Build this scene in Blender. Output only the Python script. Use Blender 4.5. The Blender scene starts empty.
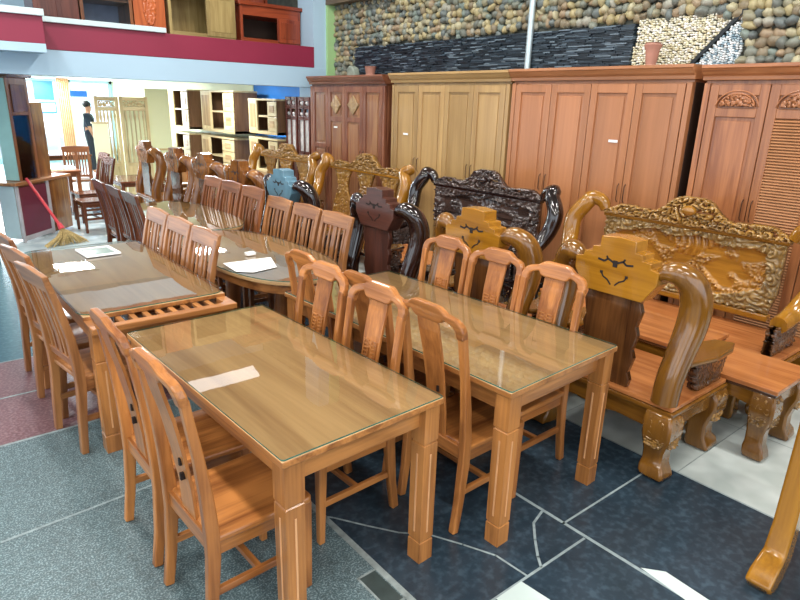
import bpy, bmesh, math, random
from mathutils import Vector, Matrix, noise
random.seed(7)
PI = math.pi
C = bpy.context.scene.collection
sc = bpy.context.scene

# ------------------------------------------------------------------ materials
MATS = {}
def nt(name):
    m = bpy.data.materials.new(name); m.use_nodes = True
    t = m.node_tree; b = t.nodes['Principled BSDF']
    return m, t, b
def lin(c):
    return tuple(((x/12.92) if x <= .04045 else ((x+.055)/1.055)**2.4) for x in c[:3]) + (1,)
def hx(s):
    return lin(tuple(int(s[i:i+2], 16)/255 for i in (0, 2, 4)))

def wood(name, light, dark, axis='z', rough=.28, scale=1.0, coat=.25, contrast=.6, bump=.02, vary=.25):
    """lengthwise grain along one object axis, with figure and slight per-object variation"""
    key = (name, axis)
    if key in MATS: return MATS[key]
    m, t, b = nt('wood_%s_%s' % (name, axis)); N = t.nodes; L = t.links
    tc = N.new('ShaderNodeTexCoord'); mp = N.new('ShaderNodeMapping')
    L.new(tc.outputs['Object'], mp.inputs['Vector'])
    s = [9*scale]*3; s['xyz'.index(axis)] = .9*scale; mp.inputs['Scale'].default_value = s
    oi = N.new('ShaderNodeObjectInfo'); vm = N.new('ShaderNodeVectorMath'); vm.operation = 'SCALE'
    cmb = N.new('ShaderNodeCombineXYZ')
    for k in range(3): L.new(oi.outputs['Random'], cmb.inputs[k])
    L.new(cmb.outputs[0], vm.inputs[0]); vm.inputs['Scale'].default_value = 37
    L.new(vm.outputs[0], mp.inputs['Location'])
    n1 = N.new('ShaderNodeTexNoise'); n1.inputs['Scale'].default_value = 1.1; n1.inputs['Detail'].default_value = 5
    n1.inputs['Distortion'].default_value = 1.2
    L.new(mp.outputs[0], n1.inputs['Vector'])
    mp2 = N.new('ShaderNodeMapping'); s2 = [90*scale]*3; s2['xyz'.index(axis)] = 3*scale
    mp2.inputs['Scale'].default_value = s2; L.new(tc.outputs['Object'], mp2.inputs['Vector'])
    n2 = N.new('ShaderNodeTexNoise'); n2.inputs['Scale'].default_value = 1; n2.inputs['Detail'].default_value = 3
    L.new(mp2.outputs[0], n2.inputs['Vector'])
    mx = N.new('ShaderNodeMath'); mx.operation = 'MULTIPLY_ADD'; mx.inputs[1].default_value = .35
    L.new(n2.outputs[0], mx.inputs[0]); L.new(n1.outputs[0], mx.inputs[2])
    cr = N.new('ShaderNodeValToRGB'); e = cr.color_ramp.elements
    e[0].position = .5-contrast*.25+.12; e[0].color = dark; e[1].position = .5+contrast*.25+.2; e[1].color = light
    L.new(mx.outputs[0], cr.inputs[0])
    hs = N.new('ShaderNodeHueSaturation'); mr = N.new('ShaderNodeMapRange')
    mr.inputs['To Min'].default_value = 1-vary*.5; mr.inputs['To Max'].default_value = 1+vary*.5
    L.new(oi.outputs['Random'], mr.inputs['Value']); L.new(mr.outputs[0], hs.inputs['Value'])
    L.new(cr.outputs[0], hs.inputs['Color']); L.new(hs.outputs[0], b.inputs['Base Color'])
    b.inputs['Roughness'].default_value = rough
    b.inputs['Coat Weight'].default_value = coat; b.inputs['Coat Roughness'].default_value = .12
    if bump:
        bp = N.new('ShaderNodeBump'); bp.inputs['Strength'].default_value = .15; bp.inputs['Distance'].default_value = bump*.1
        L.new(n2.outputs[0], bp.inputs['Height']); L.new(bp.outputs[0], b.inputs['Normal'])
    MATS[key] = m
    return m

def plain(name, col, rough=.5, metal=0, noise_s=None, amt=.15, coat=0):
    if name in MATS: return MATS[name]
    m, t, b = nt(name); N = t.nodes; L = t.links
    ns = noise_s or 6
    tc = N.new('ShaderNodeTexCoord'); n = N.new('ShaderNodeTexNoise'); n.inputs['Scale'].default_value = ns
    n.inputs['Detail'].default_value = 4
    L.new(tc.outputs['Object'], n.inputs['Vector'])
    cr = N.new('ShaderNodeValToRGB'); e = cr.color_ramp.elements
    e[0].position = .3; e[1].position = .7
    e[0].color = tuple(c*(1-amt) for c in col[:3])+(1,); e[1].color = tuple(min(1, c*(1+amt)) for c in col[:3])+(1,)
    L.new(n.outputs[0], cr.inputs[0]); L.new(cr.outputs[0], b.inputs['Base Color'])
    b.inputs['Roughness'].default_value = rough; b.inputs['Metallic'].default_value = metal
    b.inputs['Coat Weight'].default_value = coat
    MATS[name] = m
    return m

def emis(name, col, st):
    if name in MATS: return MATS[name]
    m = bpy.data.materials.new(name); m.use_nodes = True; t = m.node_tree
    t.nodes.clear(); e = t.nodes.new('ShaderNodeEmission'); o = t.nodes.new('ShaderNodeOutputMaterial')
    e.inputs[0].default_value = col; e.inputs[1].default_value = st
    tc = t.nodes.new('ShaderNodeTexCoord'); n = t.nodes.new('ShaderNodeTexNoise'); n.inputs['Scale'].default_value = 1.0
    mr = t.nodes.new('ShaderNodeMapRange'); mr.inputs['To Min'].default_value = st*.95; mr.inputs['To Max'].default_value = st*1.05
    t.links.new(tc.outputs['Object'], n.inputs['Vector']); t.links.new(n.outputs[0], mr.inputs['Value'])
    t.links.new(mr.outputs[0], e.inputs[1])
    t.links.new(e.outputs[0], o.inputs[0]); MATS[name] = m
    return m

def glass_sheet(name='glass_sheet', tint=(.93, .97, .95, 1), ior=1.5, boost=1.0):
    if name in MATS: return MATS[name]
    m = bpy.data.materials.new(name); m.use_nodes = True; t = m.node_tree; t.nodes.clear(); N = t.nodes
    tr = N.new('ShaderNodeBsdfTransparent'); tr.inputs[0].default_value = tint
    gl = N.new('ShaderNodeBsdfGlossy'); gl.inputs['Roughness'].default_value = .015
    fr = N.new('ShaderNodeFresnel'); fr.inputs[0].default_value = ior
    mu = N.new('ShaderNodeMath'); mu.operation = 'MULTIPLY'; mu.inputs[1].default_value = boost; mu.use_clamp = True
    # slight waviness of the float glass
    tc = N.new('ShaderNodeTexCoord'); n = N.new('ShaderNodeTexNoise'); n.inputs['Scale'].default_value = 5
    bp = N.new('ShaderNodeBump'); bp.inputs['Strength'].default_value = .015; bp.inputs['Distance'].default_value = .02
    t.links.new(tc.outputs['Object'], n.inputs['Vector']); t.links.new(n.outputs[0], bp.inputs['Height'])
    t.links.new(bp.outputs[0], gl.inputs['Normal'])
    mi = N.new('ShaderNodeMixShader'); o = N.new('ShaderNodeOutputMaterial')
    t.links.new(fr.outputs[0], mu.inputs[0]); t.links.new(mu.outputs[0], mi.inputs[0])
    t.links.new(tr.outputs[0], mi.inputs[1]); t.links.new(gl.outputs[0], mi.inputs[2]); t.links.new(mi.outputs[0], o.inputs[0])
    MATS[name] = m
    return m

def stone(name, base, spot, rough, sc1, sc2, spotpos=.6, cloud=.25, vein=None):
    m, t, b = nt(name); N = t.nodes; L = t.links
    tc = N.new('ShaderNodeTexCoord')
    n1 = N.new('ShaderNodeTexNoise'); n1.inputs['Scale'].default_value = sc1; n1.inputs['Detail'].default_value = 2
    n2 = N.new('ShaderNodeTexNoise'); n2.inputs['Scale'].default_value = sc2; n2.inputs['Detail'].default_value = 6
    for n in (n1, n2): L.new(tc.outputs['Object'], n.inputs['Vector'])
    cr = N.new('ShaderNodeValToRGB'); e = cr.color_ramp.elements
    e[0].position = spotpos-.12; e[0].color = base; e[1].position = spotpos+.1; e[1].color = spot
    L.new(n1.outputs[0], cr.inputs[0])
    mr = N.new('ShaderNodeMapRange'); mr.inputs['From Min'].default_value = .3; mr.inputs['From Max'].default_value = .7
    mr.inputs['To Min'].default_value = 1-cloud; mr.inputs['To Max'].default_value = 1+cloud
    L.new(n2.outputs[0], mr.inputs['Value'])
    hs = N.new('ShaderNodeHueSaturation'); L.new(mr.outputs[0], hs.inputs['Value']); L.new(cr.outputs[0], hs.inputs['Color'])
    L.new(hs.outputs[0], b.inputs['Base Color'])
    mr2 = N.new('ShaderNodeMapRange'); mr2.inputs['To Min'].default_value = rough*.7; mr2.inputs['To Max'].default_value = rough*1.4
    L.new(n2.outputs[0], mr2.inputs['Value']); L.new(mr2.outputs[0], b.inputs['Roughness'])
    return m

def island_stone(name, cols, rough=.5):
    """each separate stone of the cladding takes its own colour"""
    m, t, b = nt(name); N = t.nodes; L = t.links
    g = N.new('ShaderNodeNewGeometry'); cr = N.new('ShaderNodeValToRGB'); cr.color_ramp.interpolation = 'CONSTANT'
    el = cr.color_ramp.elements
    while len(el) < len(cols): el.new(.5)
    for i, c in enumerate(cols): el[i].position = i/len(cols); el[i].color = c
    L.new(g.outputs['Random Per Island'], cr.inputs[0])
    tc = N.new('ShaderNodeTexCoord'); n = N.new('ShaderNodeTexNoise'); n.inputs['Scale'].default_value = 22
    L.new(tc.outputs['Object'], n.inputs['Vector'])
    mr = N.new('ShaderNodeMapRange'); mr.inputs['To Min'].default_value = .6; mr.inputs['To Max'].default_value = 1.35
    L.new(n.outputs[0], mr.inputs['Value']); hs = N.new('ShaderNodeHueSaturation')
    L.new(mr.outputs[0], hs.inputs['Value']); L.new(cr.outputs[0], hs.inputs['Color']); L.new(hs.outputs[0], b.inputs['Base Color'])
    b.inputs['Roughness'].default_value = rough
    return m

W = {}   # colour families: name -> function(axis)
def fam(name, light, dark, **k):
    W[name] = lambda ax='z': wood(name, hx(light), hx(dark), ax, **k)
fam('chair', 'c27e42', '7e4822', rough=.28)
fam('table', 'bb7c42', '7e4c24', rough=.3)
fam('tabletop', 'd2ac7a', 'a67c50', rough=.35, contrast=.8, scale=.7)
fam('chair_dark', '784630', '4a2618', rough=.22)
fam('chair_brown', '9c6038', '683a20', rough=.3)
fam('chair_tan', 'b67c4a', '7c4c2a', rough=.3)
fam('salon', '94621f', '543210', rough=.16, coat=.6, contrast=1.2)
fam('salon_gold', 'b27a22', '764a12', rough=.16, coat=.6, contrast=1.2)
fam('salon_red', '9c642c', '5c3014', rough=.18, coat=.6)
fam('salon_dark', '6b4322', '3a2010', rough=.15, coat=.6)
fam('carved_gold', 'b88a42', '6a4820', rough=.28, coat=.4, scale=2.5, contrast=.8)
fam('carved_border', 'a28048', '543c1c', rough=.25, coat=.5, scale=2.5, contrast=.8)
fam('carved_field', 'b47c2a', '80541a', rough=.25, coat=.5, scale=2, contrast=.8)
fam('black', '2a1612', '100807', rough=.1, coat=.9)
fam('black_carved', '56423a', '1c1210', rough=.2, coat=.8)
fam('black_crest', '5a3328', '38201a', rough=.3, coat=.2)
fam('crest_sky_reflection', '4c6a78', '28323c', rough=.15, coat=.9)  # blue carries the sky reflected on black lacquer
fam('orange', 'bf7a46', '9a5a30', rough=.2, coat=.4)
fam('w_red', '9a6448', '6a3826', rough=.3)
fam('w_redpanel', 'a87850', '80503a', rough=.3)
fam('w_yellow', 'c4a06a', '947248', rough=.3, contrast=1.4, scale=.5)
fam('w_orange', 'bc7e54', '98623c', rough=.28, contrast=1.1, scale=.5)
fam('w_orange_d', 'ae7046', '865030', rough=.28, contrast=.5)
fam('cream', 'd8c79a', 'b8a070', rough=.4)
fam('shelf', 'c2a274', '8e6c44', rough=.4)
fam('side_brown', '8c6848', '6a4a32', rough=.4)
fam('mezz_red', 'a54a28', '6e2816', rough=.3)
fam('mezz_orange', 'd2703c', 'a84c22', rough=.3)
fam('mezz_light', 'b09a64', '8c7444', rough=.4)
fam('maroon_frame', '6e382c', '4a201a', rough=.25)

DARK = plain('recess_shade', hx('1e120c'), .7)  # painted stand-in for the shade inside slots and cut motifs
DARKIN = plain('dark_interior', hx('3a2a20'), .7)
MAROON = plain('maroon_panel', hx('6a2438'), .35, noise_s=3, amt=.1)
RED = plain('crimson_paint', hx('8e2844'), .45, noise_s=1.5, amt=.06)
BEAM = plain('pale_blue_paint', hx('b4d2e6'), .6, noise_s=1, amt=.03)
WHITEP = plain('white_paint', hx('e9f0f2'), .6, noise_s=1, amt=.03)
GREENP = plain('pale_green_paint', hx('a8cf92'), .6, noise_s=1, amt=.03)
WALLP = plain('wall_paint', hx('a4a69c'), .7, noise_s=1, amt=.03)
BLUEW = plain('blue_wall_paint', hx('2a7fd0'), .6, noise_s=1.2, amt=.2)
CREAMP = plain('pale_lime_paint', hx('e4e8bc'), .5, noise_s=1, amt=.04)
STEEL = plain('galvanised_steel', hx('c8d8de'), .35, .6, noise_s=10, amt=.05)
GLASS = glass_sheet('table_glass', (.94, .97, .95, 1), 1.62, 1.6)
GEDGE = plain('glass_edge_green', hx('4a7462'), .2, noise_s=4, amt=.1, coat=.5)
WGLASS = glass_sheet('window_glass', (.92, .97, 1, 1), 1.5, 1.0)
PAPER = plain('white_paper', hx('f4f6f6'), .6, noise_s=8, amt=.02)
PINKPL = plain('red_plastic', hx('d2303c'), .35, noise_s=8, amt=.08)
STRAW = plain('straw', hx('b29a66'), .8, noise_s=60, amt=.35)
BLUESIGN = plain('blue_sign', hx('2f78d8'), .5, noise_s=2, amt=.05)
WHITESIGN = plain('white_sign', hx('f2f6fa'), .5, noise_s=2, amt=.02)
TERRA = plain('terracotta', hx('b08070'), .7, noise_s=10, amt=.12)
GREYSTONE = plain('grey_green_stone', hx('8a9488'), .7, noise_s=14, amt=.2)
BRASS = plain('dark_bronze_handle', hx('3c2418'), .35, .5)

# ------------------------------------------------------------------ mesh builder
class MB:
    def __init__(s): s.v = []; s.f = []; s.m = []; s.T = Matrix.Identity(4)
    def _a(s, vs, fs, mi=0):
        o = len(s.v); s.v += [tuple(s.T @ Vector(v)) for v in vs]
        s.f += [tuple(i+o for i in f) for f in fs]; s.m += [mi]*len(fs)
        return s
    def box(s, x0, x1, y0, y1, z0, z1, mi=0):
        if x0 > x1: x0, x1 = x1, x0
        if y0 > y1: y0, y1 = y1, y0
        if z0 > z1: z0, z1 = z1, z0
        v = [(x0,y0,z0),(x1,y0,z0),(x1,y1,z0),(x0,y1,z0),(x0,y0,z1),(x1,y0,z1),(x1,y1,z1),(x0,y1,z1)]
        return s._a(v, [(0,3,2,1),(4,5,6,7),(0,1,5,4),(1,2,6,5),(2,3,7,6),(3,0,4,7)], mi)
    def sweep(s, path, ws, ds, side=(0,1,0), mi=0):
        """rectangular section: ws across `side`, ds in the bend plane"""
        n = len(path); P = [Vector(p) for p in path]; S = Vector(side).normalized()
        if not hasattr(ws, '__len__'): ws = [ws]*n
        if not hasattr(ds, '__len__'): ds = [ds]*n
        vs = []
        for i in range(n):
            t = (P[min(i+1, n-1)]-P[max(i-1, 0)]).normalized(); nn = t.cross(S)
            if nn.length < 1e-4: nn = Vector((1,0,0))
            nn.normalize(); a = S*ws[i]/2; b = nn*ds[i]/2
            vs += [P[i]-a-b, P[i]+a-b, P[i]+a+b, P[i]-a+b]
        fs = [(3,2,1,0), tuple(4*(n-1)+k for k in range(4))]
        for i in range(n-1):
            for k in range(4):
                k2 = (k+1) % 4; fs.append((4*i+k, 4*i+k2, 4*i+4+k2, 4*i+4+k))
        return s._a(vs, fs, mi)
    def tube(s, path, rs, n=10, mi=0, sub=0, flat=1.0):
        P = [Vector(p) for p in path]
        if not hasattr(rs, '__len__'): rs = [rs]*len(P)
        if sub: P, rs = smooth_path(P, rs, sub)
        m = len(P); vs = []; up = None
        for i in range(m):
            t = (P[min(i+1, m-1)]-P[max(i-1, 0)]).normalized()
            if up is None: up = Vector((0,0,1)) if abs(t.z) < .9 else Vector((1,0,0))
            a = t.cross(up).normalized(); b = a.cross(t).normalized(); up = b
            for k in range(n):
                an = 2*PI*k/n; vs.append(P[i]+a*math.cos(an)*rs[i]+b*math.sin(an)*rs[i]*flat)
        fs = [tuple(range(n-1, -1, -1)), tuple(n*(m-1)+k for k in range(n))]
        for i in range(m-1):
            for k in range(n):
                k2 = (k+1) % n; fs.append((n*i+k, n*i+k2, n*i+n+k2, n*i+n+k))
        return s._a(vs, fs, mi)
    def lathe(s, prof, c=(0,0,0), n=16, mi=0, power=None, sx=1, sy=1):
        vs = []; m = len(prof)
        for r, z in prof:
            for k in range(n):
                a = 2*PI*k/n; ca, sa = math.cos(a), math.sin(a)
                if power:
                    q = (abs(ca)**power+abs(sa)**power)**(-1/power); ca *= q; sa *= q
                vs.append((c[0]+r*ca*sx, c[1]+r*sa*sy, c[2]+z))
        fs = [tuple(range(n-1, -1, -1)), tuple(n*(m-1)+k for k in range(n))]
        for i in range(m-1):
            for k in range(n):
                k2 = (k+1) % n; fs.append((n*i+k, n*i+k2, n*i+n+k2, n*i+n+k))
        return s._a(vs, fs, mi)
    def prism(s, pts, d0, d1, plane='yz', mi=0):
        """outline in a plane, extruded along the remaining axis"""
        area = sum(pts[i][0]*pts[(i+1)%len(pts)][1]-pts[(i+1)%len(pts)][0]*pts[i][1] for i in range(len(pts)))
        if area < 0: pts = pts[::-1]
        n = len(pts)
        f = {'yz': lambda p, d: (d, p[0], p[1]), 'xz': lambda p, d: (p[0], d, p[1]), 'xy': lambda p, d: (p[0], p[1], d)}[plane]
        vs = [f(p, d0) for p in pts]+[f(p, d1) for p in pts]
        fs = [tuple(range(n-1, -1, -1)), tuple(range(n, 2*n))]+[(i, (i+1)%n, n+(i+1)%n, n+i) for i in range(n)]
        if plane == 'xz': fs = [f_[::-1] for f_ in fs]
        if d1 < d0: fs = [f_[::-1] for f_ in fs]
        return s._a(vs, fs, mi)
    def ball(s, c, r, nu=8, nv=5, mi=0, jit=0):
        vs = [(c[0], c[1], c[2]-r[2])]
        for j in range(1, nv):
            ph = -PI/2+PI*j/nv
            for k in range(nu):
                a = 2*PI*k/nu; q = 1+random.uniform(-jit, jit)
                vs.append((c[0]+r[0]*math.cos(ph)*math.cos(a)*q, c[1]+r[1]*math.cos(ph)*math.sin(a)*q, c[2]+r[2]*math.sin(ph)*q))
        vs.append((c[0], c[1], c[2]+r[2])); fs = []
        for k in range(nu):
            fs.append((0, 1+(k+1)%nu, 1+k)); fs.append((len(vs)-1, 1+(nv-2)*nu+k, 1+(nv-2)*nu+(k+1)%nu))
        for j in range(nv-2):
            for k in range(nu):
                k2 = (k+1)%nu; fs.append((1+j*nu+k, 1+j*nu+k2, 1+(j+1)*nu+k2, 1+(j+1)*nu+k))
        return s._a(vs, fs, mi)
    def relief(s, y0, y1, z0, z1, step, h, inside, th=.02, amp=.02, front=1, mi=0, mfun=None):
        """carved board in the local yz plane facing +x*front: openwork where inside() is False"""
        nu = max(2, int(round((y1-y0)/step))); nv = max(2, int(round((z1-z0)/step)))
        cell = {}
        P = lambda i, j: (y0+(y1-y0)*i/nu, z0+(z1-z0)*j/nv)
        for i in range(nu):
            for j in range(nv):
                a = P(i+.5, j+.5)
                if inside(*a): cell[(i, j)] = 1
        vid = {}; vs = []; fs = []; ms = []
        def V(i, j, b):
            k = (i, j, b)
            if k not in vid:
                y, z = P(i, j)
                vs.append((front*(h(y, z)*amp) if not b else -front*th, y, z)); vid[k] = len(vs)-1
            return vid[k]
        for (i, j) in cell:
            a, b, c, d = (i, j), (i+1, j), (i+1, j+1), (i, j+1)
            fr = [V(*q, 0) for q in (a, b, c, d)]; bk = [V(*q, 1) for q in (d, c, b, a)]
            if front < 0: fr = fr[::-1]; bk = bk[::-1]
            fs.append(tuple(fr)); fs.append(tuple(bk)); mm = mfun(*P(i+.5, j+.5)) if mfun else mi; ms += [mm, mm]
            for (nb, p, q) in (((i, j-1), a, b), ((i+1, j), b, c), ((i, j+1), c, d), ((i-1, j), d, a)):
                if nb not in cell:
                    w = [V(*q, 0), V(*p, 0), V(*p, 1), V(*q, 1)]
                    if front < 0: w = w[::-1]
                    fs.append(tuple(w)); ms.append(mm)
        s._a(vs, fs, mi)
        s.m[len(s.m)-len(ms):] = ms
        return s
    def build(s, name, mat, parent=None, bevel=0, smooth=False, loc=None, fix=False):
        me = bpy.data.meshes.new(name); me.from_pydata(s.v, [], s.f)
        for m in (mat if isinstance(mat, (list, tuple)) else [mat]): me.materials.append(m)
        me.polygons.foreach_set('material_index', s.m)
        if fix:
            bm = bmesh.new(); bm.from_mesh(me); bmesh.ops.recalc_face_normals(bm, faces=bm.faces); bm.to_mesh(me); bm.free()
        if smooth:
            me.polygons.foreach_set('use_smooth', [True]*len(me.polygons))
            if smooth != 'all': me.set_sharp_from_angle(angle=math.radians(40))
        me.update()
        o = bpy.data.objects.new(name, me); C.objects.link(o)
        if parent: o.parent = parent
        if loc: o.location = loc
        if bevel:
            b = o.modifiers.new('bevel', 'BEVEL'); b.width = bevel; b.segments = 2; b.limit_method = 'ANGLE'; b.angle_limit = math.radians(35)
        return o

def smooth_path(P, rs, sub):
    Q = []; R = []
    n = len(P)
    for i in range(n-1):
        p0, p1, p2, p3 = P[max(i-1, 0)], P[i], P[i+1], P[min(i+2, n-1)]
        r0, r1, r2, r3 = rs[max(i-1, 0)], rs[i], rs[i+1], rs[min(i+2, n-1)]
        for k in range(sub):
            t = k/sub
            f = lambda a, b, c, d: .5*((2*b)+(c-a)*t+(2*a-5*b+4*c-d)*t*t+(-a+3*b-3*c+d)*t**3)
            Q.append(f(p0, p1, p2, p3)); R.append(f(r0, r1, r2, r3))
    Q.append(P[-1]); R.append(rs[-1])
    return Q, R

def thing(name, label, cat, loc=(0,0,0), rz=0, group=None):
    o = bpy.data.objects.new(name, None); C.objects.link(o); o.location = loc; o.rotation_euler = (0,0,rz)
    o.empty_display_size = .1
    o['label'] = label; o['category'] = cat
    if group: o['group'] = group
    return o
def tag(o, label, cat, group=None):
    o['label'] = label; o['category'] = cat
    if group: o['group'] = group
    return o
def struct(name, mb, mat, **k):
    o = mb.build(name, mat, **k); o['kind'] = 'structure'; return o
def dup(root, loc, rz, label):
    r = root.copy(); C.objects.link(r); r.location = loc; r.rotation_euler = (0,0,rz); r['label'] = label
    def rec(a, b):
        for ch in list(a.children):
            c = ch.copy(); C.objects.link(c); c.parent = b; rec(ch, c)
    rec(root, r)
    return r
def recolour(root, f):
    """give the copy meshes of its own in another wood"""
    for ch in root.children_recursive:
        m = f(ch)
        if m:
            ch.data = ch.data.copy(); ch.data.materials.clear()
            for x in (m if isinstance(m, (list, tuple)) else [m]): ch.data.materials.append(x)

# ------------------------------------------------------------------ scroll carving
def scrolls(seed, cell, turns=2.0):
    rnd = random.Random(seed); cache = {}
    def centre(i, j):
        if (i, j) not in cache:
            cache[(i, j)] = ((i+.5+rnd.uniform(-.32, .32))*cell, (j+.5+rnd.uniform(-.32, .32))*cell, rnd.choice((-1, 1)), rnd.uniform(0, 6.28), rnd.uniform(.8, 1.25))
        return cache[(i, j)]
    def f(y, z):
        n_ = noise.noise_vector(Vector((y/cell*.55, z/cell*.55, seed*3.1)))*cell*.75
        y += n_.x; z += n_.y
        i0, j0 = int(math.floor(y/cell)), int(math.floor(z/cell)); best = []
        for i in range(i0-1, i0+2):
            for j in range(j0-1, j0+2):
                c = centre(i, j); d = math.hypot(y-c[0], z-c[1])/c[4]; best.append((d, c))
        best.sort(key=lambda q: q[0]); d, c = best[0]; d2 = best[1][0]
        a = math.atan2(z-c[1], y-c[0])
        s = .5+.5*math.sin(2*PI*turns*d/cell*1.3+c[2]*a+c[3])
        edge = min(1, (d2-d)/cell*3.2)
        return (.25+.75*s)*(.35+.65*edge), edge, s
    return f

# ================================================================== SETTING
FG = stone('speckled_granite', hx('465a5e'), hx('8a9ca0'), .40, 130, 30, .58, .25)
FD = stone('black_slate_tile', hx('2a3843'), hx('384955'), .20, 26, 6, .58, .18)
FP = stone('pink_granite', hx('66464c'), hx('84686a'), .35, 60, 2, .55, .15)
FB = stone('blue_grey_tile', hx('46606c'), hx('54707c'), .14, 30, 1.2, .58, .1)
FW = stone('white_marble_tile', hx('b9c2be'), hx('d2dad6'), .12, 4, 1.5, .5, .06)
FWF = stone('far_white_tile', hx('a9bcc0'), hx('c4d4d6'), .10, 4, 1.0, .5, .06)
GROUT = plain('grout', hx('8c9a9c'), .7, noise_s=30, amt=.2)
GROUTG = plain('grout_grey', hx('8a9492'), .7, noise_s=30, amt=.2)
fl = MB()
def flr(x0, x1, y0, y1, mi, z=0): fl._a([(x0,y0,z),(x1,y0,z),(x1,y1,z),(x0,y1,z)], [(0,1,2,3)], mi)
flr(-4, 1.32, -4, 3.72, 0); flr(-4, 1.32, 3.72, 5.03, 2); flr(-4, 1.32, 5.03, 8.6, 3)
flr(1.32, 3.09, -4, 8.6, 1); flr(3.09, 5.8, -4, 8.6, 4); flr(-4, 5.8, 8.6, 11.1, 5); flr(-4, 5.8, 11.1, 11.95, 3); flr(-4, 5.8, 11.95, 21, 5)
fl.box(-4, 5.8, -4, 21, -.12, -.003, 6)
struct('floor', fl, [FG, FD, FP, FB, FW, FWF, GROUT])
g = MB(); gg = MB()
def strip(m, pts, w, z=.0015):
    for (a, b) in zip(pts[:-1], pts[1:]):
        a = Vector((a[0], a[1], z)); b = Vector((b[0], b[1], z)); t = (b-a).normalized(); n = Vector((-t.y, t.x, 0))*w/2
        e = t*w*.3
        m._a([a-e-n, b+e-n, b+e+n, a-e+n], [(0,1,2,3)])
strip(g, [(-4, 2.70), (.09, 2.82), (1.31, 2.88)], .014); strip(g, [(-4, 3.715), (1.32, 3.725)], .02)
strip(g, [(-4, 4.38), (1.32, 4.38)], .018); strip(g, [(-4, 5.03), (1.32, 5.03)], .014)
strip(g, [(2.21, 1.80), (2.225, .6), (2.23, -2)], .018); strip(g, [(1.5, 1.255), (2.2, 1.245)], .012)
strip(g, [(2.21, 1.37), (3.09, 1.36)], .011); strip(g, [(1.32, 2.5), (2.21, 2.5), (3.09, 2.5)], .008)
strip(g, [(1.32, 2.12), (1.36, 2.07), (1.45, 1.93), (1.54, 1.80), (1.645, 1.70), (1.72, 1.56), (1.787, 1.42), (1.80, 1.26)], .010)
strip(g, [(2.2, 1.49), (2.10, 1.46), (2.009, 1.379), (1.93, 1.30), (1.891, 1.252)], .012)
struct('trim_1', g, GROUT)
strip(gg, [(1.325, -2), (1.325, 8.6)], .03)
strip(gg, [(1.22, 1.68), (1.22, 1.48), (1.31, 1.48)], .01); strip(gg, [(1.22, 1.68), (1.31, 1.68)], .01)
struct('trim_2', gg, GROUTG)
g = MB()   # joints between the white tiles
for y in (-.35, .45, 1.25, 2.05, 2.85, 3.65): strip(g, [(3.09, y), (5.6, y)], .006)
for x in (3.89, 4.69): strip(g, [(x, -3), (x, 8.6)], .006)
struct('trim_3', g, GROUTG)
g = MB(); z = .002   # pale inlay pieces in the slate
g._a([(1.60,1.25,z),(1.755,1.25,z),(1.77,1.11,z),(1.60,1.02,z)], [(0,3,2,1)])
g._a([(2.235,.98,z),(2.30,.90,z),(2.28,.55,z),(2.19,.60,z),(2.215,.80,z)], [(0,4,3,2,1)])
struct('trim_4', g, plain('pale_inlay', hx('c8d6d2'), .2, noise_s=5, amt=.04))
g = MB(); strip(g, [(3.085, -3), (3.085, 8.6)], .012); struct('trim_5', g, GROUT)
g = MB(); g._a([(1.225,1.485,.0012),(1.305,1.485,.0012),(1.305,1.675,.0012),(1.225,1.675,.0012)], [(0,1,2,3)])
struct('trim_6', g, plain('dark_tile_inlay', hx('33403f'), .3, noise_s=20, amt=.2))

# stone-clad wall on the right
struct('wall_right', MB().box(5.66, 5.8, -4, 21, 0, 5.0), plain('mortar', hx('66665c'), .9, noise_s=8, amt=.3))
RIV = island_stone('river_stones', [hx(c) for c in ('8f8a72', '7c8074', 'a89a72', '666e6c', '8a7c62', 'b0a888', '76827a', '98846a', '9c9a8c', '80745e', 'a89c74', '6c7068')], .45)
m = MB(); rnd = random.Random(3)
def slate_zone(y, z): return (2.95 < y < 7.9) and z < 2.70
def white_zone(y, z):
    if z > 2.71 or y > 3.40: return False
    return y > 2.42
y = -1.2
row = 0; z = 2.02
while z < 3.75:
    y = -1.2+rnd.uniform(0, .1)
    while y < 8.45:
        r = rnd.uniform(.030, .062)
        zz = z+rnd.uniform(-.018, .018)
        if not ((slate_zone(y, zz+.02)) or white_zone(y, zz+.03)):
            a = rnd.uniform(-.6, .6); m.T = Matrix.Translation((5.63, y, zz)) @ Matrix.Rotation(a, 4, 'X')
            m.ball((rnd.uniform(-.02, .02), 0, 0), (.05, r*1.12, rnd.uniform(.034, .056)), 9, 6, 0, .17)
        y += r*1.62
    z += .072; row += 1
m.T = Matrix.Identity(4)
struct('wall_right_river_stones', m, RIV, smooth='all')
m = MB(); SL = island_stone('stacked_slate', [hx(c) for c in ('2a3640', '3c4a56', '1c262e', '6a7a86', '303c46', '222c36')], .35)
z = 2.02
while z < 2.672:
    y = 3.40
    while y < 7.85:
        l = rnd.uniform(.05, .22); l = min(l, 7.9-y)
        m.box(5.60-rnd.uniform(0, .035), 5.67, y, y+l-.004, z, z+.0115); y += l
    z += .0145
struct('wall_right_slate_band', m, SL)
m = MB(); WP = island_stone('pale_pebbles', [hx(c) for c in ('e6e2cc', 'f2f0e4', 'd8cfae', 'f8f6f0', 'e2dcc0')], .5)
m2 = MB(); WB = island_stone('blue_white_pebbles', [hx(c) for c in ('eef4f6', 'c4d4dc', 'fafcfc', '8ea6b4', 'dce6ea')], .5)
z = 2.05
k = 0
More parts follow.
